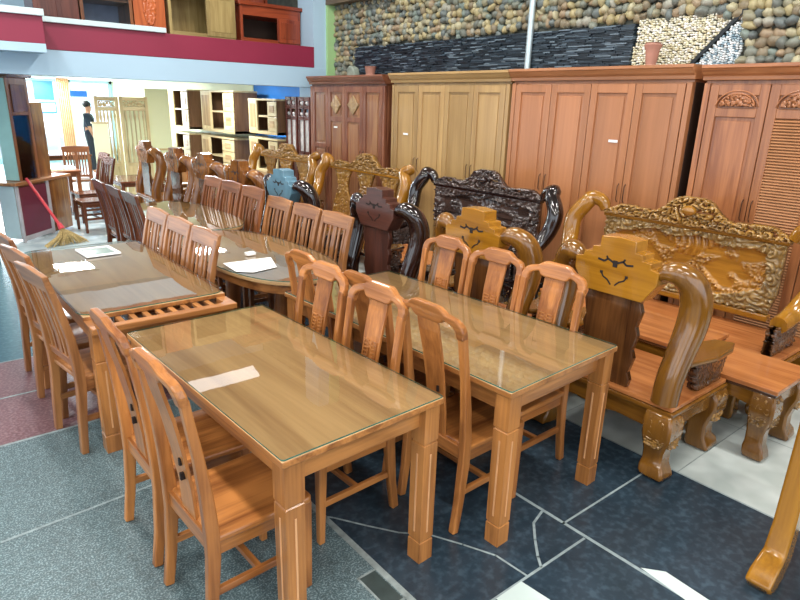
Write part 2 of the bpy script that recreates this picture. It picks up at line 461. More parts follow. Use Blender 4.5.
while z < 2.71:
    y = 2.43; k += 1
    yl = 3.395+.02*math.sin(z*9)
    while y < yl:
        diag = 2.43+(2.715-z)*.95
        if abs(y-diag) > .025:
            (m2 if y < diag else m).ball((5.63, y+rnd.uniform(-.007, .007), z+(.008*math.sin(y*70) if y < diag else rnd.uniform(-.006, .006))), (.03, rnd.uniform(.011, .016), rnd.uniform(.009, .012)), 6, 4, 0, .15)
        y += .024
    z += .019
struct('wall_right_pale_pebbles', m, WP, smooth='all'); struct('wall_right_blue_pebbles', m2, WB, smooth='all')
m = MB(); m.T = Matrix.Translation((5.60, 0, 0)); m.prism([(2.415, 2.715), (2.455, 2.715), (3.10, 2.02), (3.06, 2.02)], 0, .05, 'yz')
struct('trim_7', m, plain('black_stone_line', hx('12181c'), .3))
p = MB(); p.tube([(5.55, 4.60, 0), (5.55, 4.60, 4.9)], .034, 14)
struct('trim_8', p, STEEL, smooth=True)

# mezzanine, its fascia and the columns at its end
struct('ceiling_mezzanine', MB().box(-4, 5.66, 8.62, 20.6, 2.30, 2.42), WHITEP)
struct('trim_9', MB().box(-4, 5.24, 8.45, 8.62, 2.385, 2.675).box(.2, 1.575, 8.10, 8.449, 2.42, 2.70), RED, bevel=.004)
struct('trim_10', MB().box(-4, 5.45, 8.455, 8.64, 2.10, 2.384), BEAM, bevel=.004)
struct('trim_11', MB().box(.2, 1.59, 8.06, 8.5, 2.70, 2.77).box(1.575, 3.03, 8.41, 8.62, 2.676, 2.735), plain('pale_cap', hx('cfe2e6'), .5, noise_s=2, amt=.03), bevel=.005)
struct('trim_12', MB().box(.2, 1.575, 8.1, 8.45, 2.33, 2.42), BEAM)
struct('wall_back', MB().box(5.24, 5.46, 8.46, 8.9, 0, 4.9), BEAM)
struct('wall_back_green', MB().box(5.46, 5.655, 8.42, 8.9, 0, 4.9), GREENP)
struct('wall_mezzanine', MB().box(-4, 5.66, 11.4, 11.5, 2.42, 4.9), BEAM)
struct('trim_13', MB().box(5.45, 5.62, 6.9, 8.45, 3.27, 3.42), plain('brown_beam', hx('6a5a48'), .6, noise_s=3, amt=.2))
struct('wall_mezzanine_blue', MB().box(5.60, 5.655, 8.9, 11.2, 0, 2.30), BLUEW)
struct('wall_right_pale', MB().box(5.58, 5.655, 11.2, 20.4, 0, 2.30), CREAMP)
# outer walls and ceiling of the hall
struct('ceiling', MB().box(-4, 5.8, -4, 11.5, 4.9, 5.0), plain('ceiling_board', hx('9aa09c'), .7, noise_s=1, amt=.05))
wl = MB()
for a, b in ((-4.0, -3.6), (-.2, .2), (3.6, 4.0), (7.6, 8.6)): wl.box(-4.1, -4, a, b, 0, 5)
wl.box(-4.1, -4, -4, 8.6, 0, .5).box(-4.1, -4, -4, 8.6, 3.9, 5)
struct('wall_left', wl, WALLP)
wf = MB().box(-4, -3.2, -4.1, -4, 0, 5).box(4.6, 5.8, -4.1, -4, 0, 5).box(-3.2, 4.6, -4.1, -4, 3.8, 5)
struct('wall_front', wf, WALLP)
for i, (a, b) in enumerate(((-3.6, -.2), (.2, 3.6), (4.0, 7.6))):
    w = MB().box(-4.08, -4.02, a, a+.06, .5, 3.9).box(-4.08, -4.02, b-.06, b, .5, 3.9).box(-4.08, -4.02, a, b, .5, .56).box(-4.08, -4.02, a, b, 3.84, 3.9)
    w.box(-4.08, -4.02, (a+b)/2-.03, (a+b)/2+.03, .5, 3.9).box(-4.08, -4.02, a, b, 2.2, 2.26)
    struct('window_%d' % (i+1), w, plain('window_frame_paint', hx('dfe6ea'), .4))
# left side under the mezzanine: tall glazed opening to the street
w = MB()
for yy in (8.64, 10.4, 12.2, 14.0, 16.0, 18.0, 20.3): w.box(.78, .86, yy, yy+.08, 0, 2.3)
w.box(.78, .86, 8.64, 20.38, 2.2, 2.3).box(.78, .86, 8.64, 20.38, 0, .12).box(.79, .85, 8.64, 20.38, 1.0, 1.05)
struct('window_4', w, plain('pale_teal_frame', hx('a8d0d4'), .4))
struct('window_4_glass', MB().box(.815, .825, 8.72, 20.3, .12, 2.2), WGLASS)
w = MB()
for xx in (.9, 2.9, 4.35, 5.5): w.box(xx, xx+.10, 20.4, 20.5, 0, 2.3)
w.box(.9, 5.6, 20.4, 20.5, 2.22, 2.3).box(.9, 5.6, 20.4, 20.5, 0, .15)
struct('window_5', w, MATS['pale_teal_frame'])
struct('window_5_glass', MB().box(1.0, 5.5, 20.44, 20.45, .15, 2.22), WGLASS)
struct('floor_outside', MB().box(-12, 16, 20.6, 34, -.2, -.1).box(-12, -4.1, -8, 20.6, -.2, -.1), plain('pale_concrete', hx('c4c8c6'), .8, noise_s=1, amt=.08))

# ================================================================== CHAIRS
def crest_outline(h):
    """crest rail with rounded corners and a raised middle, seen from the front"""
    top = [(-h, -.085), (-h-.002, -.045), (-h+.004, -.022), (-h+.018, -.004), (-h+.04, .008), (-h+.085, .018), (-.085, .040), (-.065, .045)]
    bot = [(-.068, -.038), (-.088, -.030), (-.102, -.012), (-h+.075, -.020), (-h+.055, -.028), (-h+.044, -.048), (-h+.040, -.085)]
    return top+[(-a, b) for a, b in top[::-1]]+[(-a, b) for a, b in bot[::-1]]+bot
def splat_chair(W_, label, loc, rz, group, fret=True, name='dining_chair'):
    """faces +x; origin on the floor under the seat"""
    t = thing(name, label, 'chair', loc, rz, group)
    hw = .20; zs = .445
    s = MB(); s.prism([(-.20, -.205), (.185, -.215), (.200, -.20), (.200, .20), (.185, .215), (-.20, .205)], zs-.03, zs, 'xy')
    s.build('seat', W_('x'), t, bevel=.008)
    for sy in (-1, 1):
        b = MB(); b.sweep([(-.245, sy*.188, 0), (-.222, sy*.188, .16), (-.205, sy*.188, .36), (-.205, sy*.188, .47), (-.214, sy*.188, .62),
                           (-.230, sy*.187, .77), (-.249, sy*.186, .90), (-.262, sy*.185, .992)],
                          [.034, .034, .036, .038, .036, .034, .036, .040], [.038, .042, .050, .050, .044, .036, .032, .030])
        b.build('back_leg', W_('z'), t, bevel=.006)
        f = MB(); f.sweep([(.185, sy*.182, 0), (.183, sy*.182, .20), (.180, sy*.182, zs-.03)], [.030, .036, .042], [.030, .036, .042])
        f.build('front_leg', W_('z'), t, bevel=.005)
        MB().box(-.19, .165, sy*.182-.011, sy*.182+.011, zs-.085, zs-.03).build('apron', W_('x'), t, bevel=.003)
        MB().box(-.215, .17, sy*.182-.011, sy*.182+.011, .185, .215).build('stretcher', W_('x'), t, bevel=.003)
    MB().box(.165, .187, -.165, .165, zs-.085, zs-.03).build('apron', W_('y'), t, bevel=.003)
    MB().box(-.215, -.190, -.172, .172, zs-.075, zs-.01).build('apron', W_('y'), t, bevel=.003)
    MB().box(-.035, -.010, -.175, .175, .187, .211).build('stretcher', W_('y'), t, bevel=.003)
    c = MB(); c.prism(crest_outline(.205), -.018, .018, 'yz')
    # follow the lean of the posts and bow the rail backwards
    c.v = [(x-.012*(1-(y/.21)**2)-z*.25, y, z) for x, y, z in c.v]
    c.build('crest_rail', W_('y'), t, bevel=.009, loc=(-.280, 0, 1.052))
    sp = MB(); pth = [(-.200, 0, zs-.01), (-.206, 0, .56), (-.224, 0, .70), (-.250, 0, .85), (-.278, 0, .965), (-.290, 0, 1.025)]
    sp.sweep(pth, [.12, .115, .118, .125, .130, .13], .013)
    spo = sp.build('splat', W_('z'), t, bevel=.002)
    if fret:
        f = MB()
        def bar(y0, y1, za, zb):
            def xz(z):
                for (p, q) in zip(pth[:-1], pth[1:]):
                    if p[2] <= z <= q[2]: return p[0]+(q[0]-p[0])*(z-p[2])/(q[2]-p[2])
                return pth[-1][0]
            f.sweep([(xz(za)+.009, (y0+y1)/2, za), (xz(zb)+.009, (y0+y1)/2, zb)], y1-y0, .008)
        for z0_ in (.66, .745):
            bar(-.048, -.042, z0_, z0_+.078); bar(.042, .048, z0_, z0_+.078)
            for q in range(5):
                zz = z0_+q*.0185; bar(-.048, -.008, zz, zz+.006); bar(.008, .048, zz, zz+.006)
            bar(-.012, -.006, z0_, z0_+.04); bar(.006, .012, z0_+.036, z0_+.078)
        f.build('carved_fretwork', W_('z'), spo)
    else:
        for zz in (.60, .66): MB().box(-.235, -.215, -.03, -.018, zz, zz+.028).build('dark_slot', DARK, spo)
    return t

def slat_chair(W_, label, loc, rz, group, name='dining_chair', slats=5, height=1.05):
    t = thing(name, label, 'chair', loc, rz, group); zs = .45; k = height/1.05
    s = MB(); s.prism([(-.20, -.20), (.21, -.215), (.21, .215), (-.20, .20)], zs-.028, zs, 'xy'); s.build('seat', W_('x'), t, bevel=.006)
    P = [(-.225, 0), (-.212, .2), (-.195, .40), (-.197, .50), (-.215, .68*k), (-.252, .86*k), (-.288, 1.0*k)]
    def xz(z):
        for (p, q) in zip(P[:-1], P[1:]):
            if p[1] <= z <= q[1]: return p[0]+(q[0]-p[0])*(z-p[1])/(q[1]-p[1])
        return P[-1][0]
    for sy in (-1, 1):
        b = MB(); b.sweep([(x, sy*.192, z) for x, z in P], .042, [.036, .042, .050, .050, .042, .036, .032]); b.build('back_leg', W_('z'), t, bevel=.005)
        MB().sweep([(.185, sy*.185, 0), (.182, sy*.185, zs-.028)], [.034, .042], [.034, .042]).build('front_leg', W_('z'), t, bevel=.004)
        MB().box(-.18, .165, sy*.185-.01, sy*.185+.01, zs-.085, zs-.028).build('apron', W_('x'), t, bevel=.003)
        MB().box(-.205, .17, sy*.185-.01, sy*.185+.01, .18, .212).build('stretcher', W_('x'), t, bevel=.003)
    MB().box(.165, .185, -.165, .165, zs-.085, zs-.028).build('apron', W_('y'), t, bevel=.003)
    MB().box(-.03, -.006, -.178, .178, .184, .208).build('stretcher', W_('y'), t, bevel=.003)
    zt = 1.0*k
    r = MB(); r.prism([(-.213, -.062), (.213, -.062), (.217, .036), (.0, .050), (-.217, .036)], -.015, .015, 'yz')
    r.v = [(x-z*.26, y, z) for x, y, z in r.v]
    r.build('top_rail', W_('y'), t, bevel=.006, loc=(xz(zt), 0, zt))
    MB().sweep([(xz(.50), 0, .50), (xz(.545), 0, .545)], .36, .022).build('lower_rail', W_('y'), t, bevel=.003)
    n = slats
    for i in range(n):
        y = -.135+.27*i/(n-1)
        w = .052 if i == n//2 else .024
        MB().sweep([(xz(z), y, z) for z in (.54, .65*k, .78*k, .88*k, .97*k)], w, .012).build('slat', W_('z'), t, bevel=.002)
    return t

GA = 'splat-back chairs around the two rectangular glass-topped tables'
c0 = splat_chair(W['chair'], 'splat-back chair at the left side of the nearest glass table, nearest the camera', (.845, 1.955, 0), math.radians(2), GA, fret=False)
dup(c0, (.835, 2.46, 0), math.radians(1), 'splat-back chair at the left side of the nearest glass table, farther of the pair')
# seats of these face left under the nearest table
c1 = splat_chair(W['chair'], 'fret-carved splat-back chair right of the nearest glass table, nearer of the pair', (1.395, 2.15, 0), PI+math.radians(2), GA, fret=True)
dup(c1, (1.39, 2.61, 0), PI+math.radians(2), 'fret-carved splat-back chair right of the nearest glass table, farther of the pair')
dup(c0, (1.985, 1.84, 0), math.radians(1), 'splat-back chair tucked under the left side of the middle glass table, nearest of three')
dup(c0, (2.01, 2.385, 0), math.radians(1), 'mostly hidden splat-back chair left of the middle glass table, middle of three')
dup(c0, (2.01, 2.93, 0), math.radians(1), 'splat-back chair at the left far end of the middle glass table, beside the oval table')
for y, l in ((1.92, 'splat-back chair right of the middle glass table, beside the nearest golden armchair'),
             (2.335, 'splat-back chair right of the middle glass table, between two like it'),
             (2.765, 'splat-back chair right of the middle glass table, farthest of three, toward the black armchair')):
    dup(c1, (2.425, y, 0), PI+math.radians(1), l)

GS = 'slat-back dining chairs around the farther tables'
s0 = slat_chair(W['chair_tan'], 'light brown slat-back chair at the left side of the rounded glass table, nearest of three', (.765, 3.60, 0), math.radians(8), GS)
dup(s0, (.765, 4.10, 0), math.radians(9), 'light brown slat-back chair at the left side of the rounded glass table, middle of three')
dup(s0, (.77, 4.60, 0), math.radians(7), 'light brown slat-back chair at the left side of the rounded glass table, farthest of three')
for y, l in ((4.02, 'orange-brown slat-back chair on the right side of the rounded glass table, nearest of three'),
             (4.50, 'orange-brown slat-back chair on the right side of the rounded glass table, middle of three'),
             (4.97, 'orange-brown slat-back chair on the right side of the rounded glass table, farthest of three')):
    dup(s0, (1.315, y, 0), PI+math.radians(1), l)
for y, l in ((4.11, 'slat-back chair on the right side of the near oval table, beside the black armchair'),
             (4.58, 'slat-back chair on the right side of the near oval table, middle of three'),
             (5.07, 'slat-back chair right of the near oval table, in front of the blue-reflecting armchair')):
    dup(s0, (2.46, y, 0), PI, l)
s1 = slat_chair(W['chair_brown'], 'reddish brown slat-back chair on the right side of the far oval table, nearest of three', (2.42, 5.52, 0), PI, GS, height=1.1)
dup(s1, (2.42, 6.0, 0), PI, 'reddish brown slat-back chair on the right side of the far oval table, middle of three')
dup(s1, (2.42, 6.46, 0), PI, 'reddish brown slat-back chair on the right side of the far oval table, farthest of three')
s2 = slat_chair(W['chair_dark'], 'dark mahogany slat-back chair at the left side of the far oval table, nearest of three', (1.98, 6.0, 0), 0, GS)
dup(s2, (1.98, 6.52, 0), 0, 'dark mahogany slat-back chair at the left side of the far oval table, middle of three')
dup(s2, (1.98, 7.06, 0), 0, 'dark mahogany slat-back chair at the left side of the far oval table, farthest of three')
s3 = slat_chair(W['chair_brown'], 'brown slat-back chair standing alone before the bright windows in the left background', (2.62, 12.3, 0), math.radians(80), GS, slats=7)
for x, y, l in ((2.22, 9.7, 'dark slat-back chair behind the far oval table, nearer of two beneath the mezzanine'),
                (2.36, 10.5, 'dark slat-back chair behind the far oval table, farther of two beneath the mezzanine')):
    dup(s2, (x, y, 0), PI+math.radians(4), l)

# ================================================================== TABLES
def square_leg(t, x, y, W_, h=.755, w=.075):
    p = [(w, 0), (w, .10), (w-.006, .104), (w-.006, .110), (w, .114), (w+.002, h-.175), (w-.006, h-.171), (w-.006, h-.165), (w+.004, h-.161), (w+.004, h)]
    m = MB(); m.sweep([(x, y, z) for _, z in p], [a for a, _ in p], [a for a, _ in p])
    o = m.build('leg', W_('z'), t)
    g_ = MB(); k = w/2+.0005
    for sx, sy in ((0, -1), (-1, 0), (1, 0), (0, 1)):
        if sx: g_.box(x+sx*k, x+sx*(k+.0025), y-.004, y+.004, .15, h-.22)
        else: g_.box(x-.004, x+.004, y+sy*k, y+sy*(k+.0025), .15, h-.22)
    g_.build('inlay_line', plain('pale_inlay_line', hx('d8a070'), .3), o)
    return o
def glass_top(t, outline, z, th=.006):
    n = len(outline); area = sum(outline[i][0]*outline[(i+1)%n][1]-outline[(i+1)%n][0]*outline[i][1] for i in range(n))
    if area < 0: outline = outline[::-1]
    m = MB(); vs = [(x, y, z) for x, y in outline]+[(x, y, z+th) for x, y in outline]
    m._a(vs, [tuple(range(n, 2*n))], 0)
    m._a(vs, [(i, (i+1)%n, n+(i+1)%n, n+i) for i in range(n)], 1)
    return m.build('glass_top', [GLASS, GEDGE], t)
def rrect(w, l, r, n=6):
    pts = []
    for cx, cy, a0 in ((w/2-r, l/2-r, 0), (-w/2+r, l/2-r, 90), (-w/2+r, -l/2+r, 180), (w/2-r, -l/2+r, 270)):
        for k in range(n+1):
            a = math.radians(a0+90*k/n); pts.append((cx+r*math.cos(a), cy+r*math.sin(a)))
    return pts
def rect_table(label, loc, rz, w, l, group=None):
    t = thing('dining_table', label, 'table', loc, rz, group); W_ = W['table']
    top = MB()
    # planked top: boards of alternating tone inside a frame, all one worktop
    top.box(-w/2, w/2, -l/2, l/2, .752, .779)
    top.m[1] = 1
    top.build('tabletop', [W_('y'), W['tabletop']('y')], t, bevel=.004)
    glass_top(t, rrect(w-.004, l-.004, .012, 3), .7805)
    a = w/2-.058; b = l/2-.058
    for sx in (-1, 1):
        MB().box(sx*a-.012, sx*a+.012, -b, b, .655, .752).build('apron', W_('y'), t, bevel=.003)
    for sy in (-1, 1):
        MB().box(-a, a, sy*b-.012, sy*b+.012, .655, .752).build('apron', W_('x'), t, bevel=.003)
    for sx in (-1, 1):
        for sy in (-1, 1): square_leg(t, sx*(w/2-.052), sy*(l/2-.050), W_, .752)
    return t
rect_table('nearest rectangular wooden dining table with a glass sheet on top', (1.169, 2.301, 0), math.radians(2.0), .75, 1.47)
rect_table('rectangular glass-topped dining table in the middle of the showroom, left of the golden armchair', (2.202, 2.335, 0), math.radians(2.3), .845, 1.76)

# rounded glass table with slatted end
t = thing('dining_table', 'glass-topped dining table with rounded corners and slatted apron, left of the near oval table', 'table', (1.06, 4.2, 0), 0)
W_ = W['table']
tp = MB().box(-.40, .40, -.78, .94, .742, .768); tp.m[1] = 1
tp.build('tabletop', [W_('y'), W['tabletop']('y')], t, bevel=.004)
glass_top(t, [(x, y+.10) for x, y in rrect(.83, 1.75, .10)], .770)
MB().box(-.40, .40, -.95, -.895, .715, .750).build('end_rail', W_('x'), t, bevel=.005)
for sx in (-1, 1):
    MB().box(sx*.37-.03, sx*.37+.03, -.895, -.781, .715, .749).build('side_rail', W_('y'), t, bevel=.003)
for i in range(9):
    MB().box(-.30+.072*i-.015, -.30+.072*i+.015, -.895, -.781, .722, .742).build('slat', W_('y'), t, bevel=.002)
for sx in (-1, 1):
    MB().box(sx*.36-.012, sx*.36+.012, -.88, .9, .63, .714).build('apron', W_('y'), t, bevel=.003)
for sy in (-1, 1):
    MB().box(-.348, .348, sy*.89-.012, sy*.89+.012, .640, .714).build('apron', W_('x'), t, bevel=.003)
for sx in (-1, 1):
    for sy in (-1, 1): square_leg(t, sx*.35, sy*.865, W_, .713, .085)

def sup(a, b, p, n=48):
    pts = []
    for k in range(n):
        q = 2*PI*k/n; c, s = math.cos(q), math.sin(q)
        pts.append((a*abs(c)**(2/p)*(1 if c >= 0 else -1), b*abs(s)**(2/p)*(1 if s >= 0 else -1)))
    return pts
def oval_table(label, loc, a, b, group):
    t = thing('oval_table', label, 'table', loc, 0, group); W_ = W['table']
    MB().prism(sup(a, b, 2.5), .735, .766, 'xy').build('tabletop', W['tabletop']('y'), t, bevel=.008)
    glass_top(t, sup(a+.004, b+.004, 2.5), .767)
    MB().prism(sup(a-.04, b-.04, 2.5), .665, .735, 'xy').build('apron', W_('y'), t, bevel=.004)
    for sy in (-1, 1):
        MB().lathe([(.09, 0), (.095, .03), (.05, .07), (.042, .16), (.06, .30), (.065, .40), (.045, .55), (.06, .62), (.07, .665)], (0, sy*b*.45, 0), 16).build('pedestal', W_('z'), t, smooth=True)
        for k in range(2):
            sx = (-1, 1)[k]
            MB().sweep([(0, sy*b*.45, .14), (sx*.12, sy*(b*.45+.02), .12), (sx*.24, sy*(b*.45+.04), .05), (sx*.30, sy*(b*.45+.05), .02)], .05, [.07, .06, .045, .04]).build('foot', W_('x'), t, bevel=.005)
    MB().box(-.03, .03, -b*.45, b*.45, .10, .15).build('stretcher', W_('y'), t, bevel=.004)
    return t
oval_table('near oval glass-topped dining table with a white sheet of paper on it', (2.09, 4.29, 0), .42, .93, None)
oval_table('far oval glass-topped dining table between dark and reddish slat-back chairs', (2.26, 6.15, 0), .40, .91, None)
p = MB(); p.prism([(1.73, 4.06), (2.10, 4.04), (2.0, 3.76), (1.80, 3.72), (1.71, 3.80)], .7772, .7782, 'xy')
tag(p.build('paper_sheet', PAPER), 'large white sheet of paper lying on the near oval table', 'paper')
p = MB(); p.box(1.97, 2.04, 4.16, 4.21, .778, .80); tag(p.build('small_box', PAPER, bevel=.003), 'tiny white box on the near oval table beyond the paper', 'box')
p = MB(); p.T = Matrix.Translation((1.10, 4.85, .7805)) @ Matrix.Rotation(.05, 4, 'Z')
fr_ = MB(); fr_.T = p.T
fr_.box(-.12, .12, -.14, -.115, 0, .012).box(-.12, .12, .115, .14, 0, .012).box(-.12, -.095, -.115, .115, 0, .012).box(.095, .12, -.115, .115, 0, .012)
t = thing('picture_frame', 'small white framed panel lying flat on the rounded glass table', 'frame', (0,0,0))
fr_.build('frame', PAPER, t); p.box(-.095, .095, -.115, .115, 0, .004); p.build('panel', plain('grey_green_sheet', hx('7a8c84'), .2), t)

# ================================================================== CARVED ARMCHAIRS
def cabriole(t, x, y, mat, sx, sy, h=.33, k=1.0):
    """thick carved leg: mask-like knee, waist, flared foot"""
    prof = [(0, .060), (.02, .070), (.045, .068), (.075, .056), (.13, .056), (.18, .066), (.23, .078), (.29, .080), (.33, .070)]
    off = [(.012), (.010), (.004), (-.006), (-.008), (0), (.010), (.008), (0)]
    m = MB(); m.sweep([(x+sx*o, y+sy*o, z*h/.33) for (z, r), o in zip(prof, off)], [2*r*k for _, r in prof], [2*r*k for _, r in prof])
    o = m.build('leg', mat, t, bevel=.014, smooth=True)
    f = scrolls(int(x*100+y*1000)+5, .05, 2.2)
    r = MB(); hw = .062*k
    for face in (0, 1):
        if face == 0: r.T = Matrix.Translation((x, y+sy*(.070*k), h-.115)) @ Matrix.Rotation(sy*PI/2, 4, 'Z')
        else:
            r.T = Matrix.Translation((x+sx*(.070*k), y, h-.115)) @ Matrix.Rotation(0 if sx > 0 else PI, 4, 'Z')
        r.relief(-hw, hw, -.075, .095, .005, lambda a, b: f(a, b)[0]-.1, lambda a, b: (a/hw)**4+((b-.01)/.085)**2 < 1, .02, .022)
    r.build('carved_mask', MATS_leg(mat), o, smooth='all')
    return o
LEGCARVE = {}
def MATS_leg(mat):
    return CARVELEG
CARVELEG = wood('leg_carving', hx('c8954c'), hx('3e2010'), 'z', rough=.22, scale=4, coat=.5, contrast=.9)

def salon_armchair(label, loc, rz, group, col):
    """big carved armchair, faces +x; back plane at local x=0"""
    t = thing('carved_armchair', label, 'armchair', loc, rz, group); hw = .42
    body, gold, dark, crest, seatc = col
    MB().box(-.05, .575, -hw-.02, hw+.02, .415, .440).build('seat', W[seatc]('y'), t, bevel=.006)
    fr = MB(); fr.box(-.06, .585, -hw-.03, hw+.03, .385, .413)
    fr.build('seat_rim', W[body]('y'), t, bevel=.008)
    out = [(-hw, .38), (hw, .38), (hw, .30), (hw-.10, .275), (.12, .285), (0, .262), (-.12, .285), (-hw+.10, .275), (-hw, .30)]
    for a_, b_ in ((-.035, -.010), (.545, .570)): MB().prism(out, a_, b_, 'yz').build('apron', W[body]('y'), t, bevel=.004)
    o2 = [(0, .38), (.53, .38), (.53, .30), (.43, .275), (.29, .29), (.12, .275), (0, .30)]
    for a_, b_ in ((-hw, -hw+.025), (hw-.025, hw)): MB().prism(o2, a_, b_, 'xz').build('apron', W[body]('x'), t, bevel=.004)
    for x, sx in ((.005, -1), (.515, 1)):
        for sy in (-1, 1): cabriole(t, x, sy*(hw-.045), W[body]('z'), sx, sy, .385)
    # splat with wavy edges
    pts = []; n = 12
    for k in range(n+1): z = .44+.53*k/n; pts.append((.15+.010*math.sin(k*2.1)+.02*(k/n), z))
    pts += [(-a, b) for a, b in pts[::-1]]
    s_ = MB(); s_.prism(pts, -.018, .018, 'yz'); s_.build('splat', W[dark]('z'), t, bevel=.004)
    # stepped crest block
    half = [(.175, .945), (.245, 1.05), (.247, 1.12), (.200, 1.130), (.197, 1.158), (.150, 1.163), (.147, 1.192), (.105, 1.197), (.102, 1.255), (.0, 1.265)]
    out = [(-a, b) for a, b in half]+[(a, b) for a, b in half[:-1][::-1]]
    cb = MB(); cb.prism(out, -.045, .075, 'yz')
    cr = cb.build('crest', W[crest]('y'), t, bevel=.004)
    # bat and cloud motif: dark pieces on the crest, painted shade of openings
    bt = MB()
    def line(m_, pts_, w):
        for (a, b) in zip(pts_[:-1], pts_[1:]):
            d = Vector((b[0]-a[0], b[1]-a[1])).normalized(); nn = Vector((-d.y, d.x))*w/2
            m_.prism([(a[0]-nn.x, a[1]-nn.y), (b[0]-nn.x, b[1]-nn.y), (b[0]+nn.x, b[1]+nn.y), (a[0]+nn.x, a[1]+nn.y)], -.0468, -.043, 'yz')
    bt.box(-.0475, -.042, -.013, .013, 1.100, 1.136)
    for s in (-1, 1):
        line(bt, [(s*.008, 1.122), (s*.045, 1.138), (s*.065, 1.122), (s*.105, 1.128)], .011); line(bt, [(s*.045, 1.136), (s*.055, 1.152)], .010)
        cu = MB(); line(cu, [(s*.075, 1.056), (s*.062, 1.036), (s*.035, 1.024), (s*.012, 1.000)], .008); cu.box(-.0475, -.042, s*.075-.008, s*.075+.008, 1.052, 1.066)
        cu.build('curl_shade', DARK, cr)
    bt.build('bat_shade', DARK, cr)
    for sy in (-1, 1):
        a = MB(); a.tube([(.0, sy*.235, 1.10), (.01, sy*.275, 1.12), (.03, sy*.325, 1.12), (.07, sy*.375, 1.07), (.10, sy*.395, .97), (.09, sy*.395, .85),
                          (.04, sy*.385, .70), (.00, sy*.375, .57), (-.01, sy*.37, .44)], [.035, .052, .064, .074, .080, .078, .072, .070, .070], 16, sub=5)
        a.build('arm', W[body]('z'), t, smooth=True)
        b = MB(); b.prism([(.08, sy*.30), (.10, sy*.43), (.30, sy*.475), (.50, sy*.47), (.615, sy*.43), (.57, sy*.33), (.46, sy*.30), (.28, sy*.29)], .625, .655, 'xy')
        ar = b.build('armrest', W[body]('x'), t, bevel=.010)
        f = scrolls(11+sy, .06)
        c = MB(); c.T = Matrix.Translation((.38, sy*.39, 0)) @ Matrix.Rotation(-PI/2, 4, 'Z')
        ins = lambda y, z: (-.20+(.66-z)*.35 < y < .22-(.66-z)*.30) and f(y, z)[1]*f(y, z)[2] > .08
        c.relief(-.22, .24, .44, .63, .009, lambda y, z: f(y, z)[0], ins, .03, .03, 1)
        c.relief(-.22, .24, .44, .63, .009, lambda y, z: f(y, z)[0], ins, .028, .03, -1)
        c.build('carved_support', W[dark]('x'), ar, smooth='all')
    return t
GC = 'big carved armchairs in the row behind the dining tables'
a0 = salon_armchair('golden brown carved armchair with thick curved arm, nearest of the armchair row', (2.96, 1.70, 0), 0, GC,
                    ('salon', 'salon_gold', 'salon_dark', 'salon_gold', 'orange'))
dup(a0, (2.95, 2.76, 0), 0, 'golden brown carved armchair between the nearest golden armchair and the black armchair')
a1 = dup(a0, (2.98, 3.87, 0), 0, 'black lacquered carved armchair with dark stepped crest beside the near oval table')
def blk(ch):
    n = ch.name.split('.')[0]
    return {'crest': W['black_crest']('y'), 'splat': W['black_crest']('z'), 'seat': W['black']('y'), 'bat_shade': DARK, 'curl_shade': DARK, 'carved_support': W['black_carved']('x'),
            'carved_mask': W['black_carved']('z')}.get(n, W['black']('z'))
recolour(a1, blk)
a2 = dup(a1, (2.98, 5.43, 0), 0, 'black carved armchair with blue reflection painted on its house-shaped crest behind the near oval table')
recolour(a2, lambda ch: plain('blue_crest_reflection', hx('6a90a2'), .15, noise_s=9, amt=.15, coat=.6) if ch.name.split('.')[0] == 'crest' else None)  # sky reflection on black lacquer, put into the crest colour
def red(ch):
    n = ch.name.split('.')[0]
    return None if n in ('bat_shade', 'curl_shade', 'carved_mask') else (W['salon_dark']('z') if n == 'splat' else W['salon_red']('z'))
a3 = dup(a0, (3.0, 6.45, 0), 0, 'reddish brown carved armchair behind the chairs of the far oval table, nearer of two'); recolour(a3, red)
dup(a3, (3.0, 7.42, 0), 0, 'reddish brown carved armchair behind the chairs of the far oval table, farther of two')
dup(a3, (3.0, 8.40, 0), 0, 'reddish brown carved armchair just beneath the mezzanine edge, in front of the pale board')
dup(a3, (3.05, 9.8, 0), 0, 'reddish brown carved armchair deep beneath the mezzanine, farthest of the row')

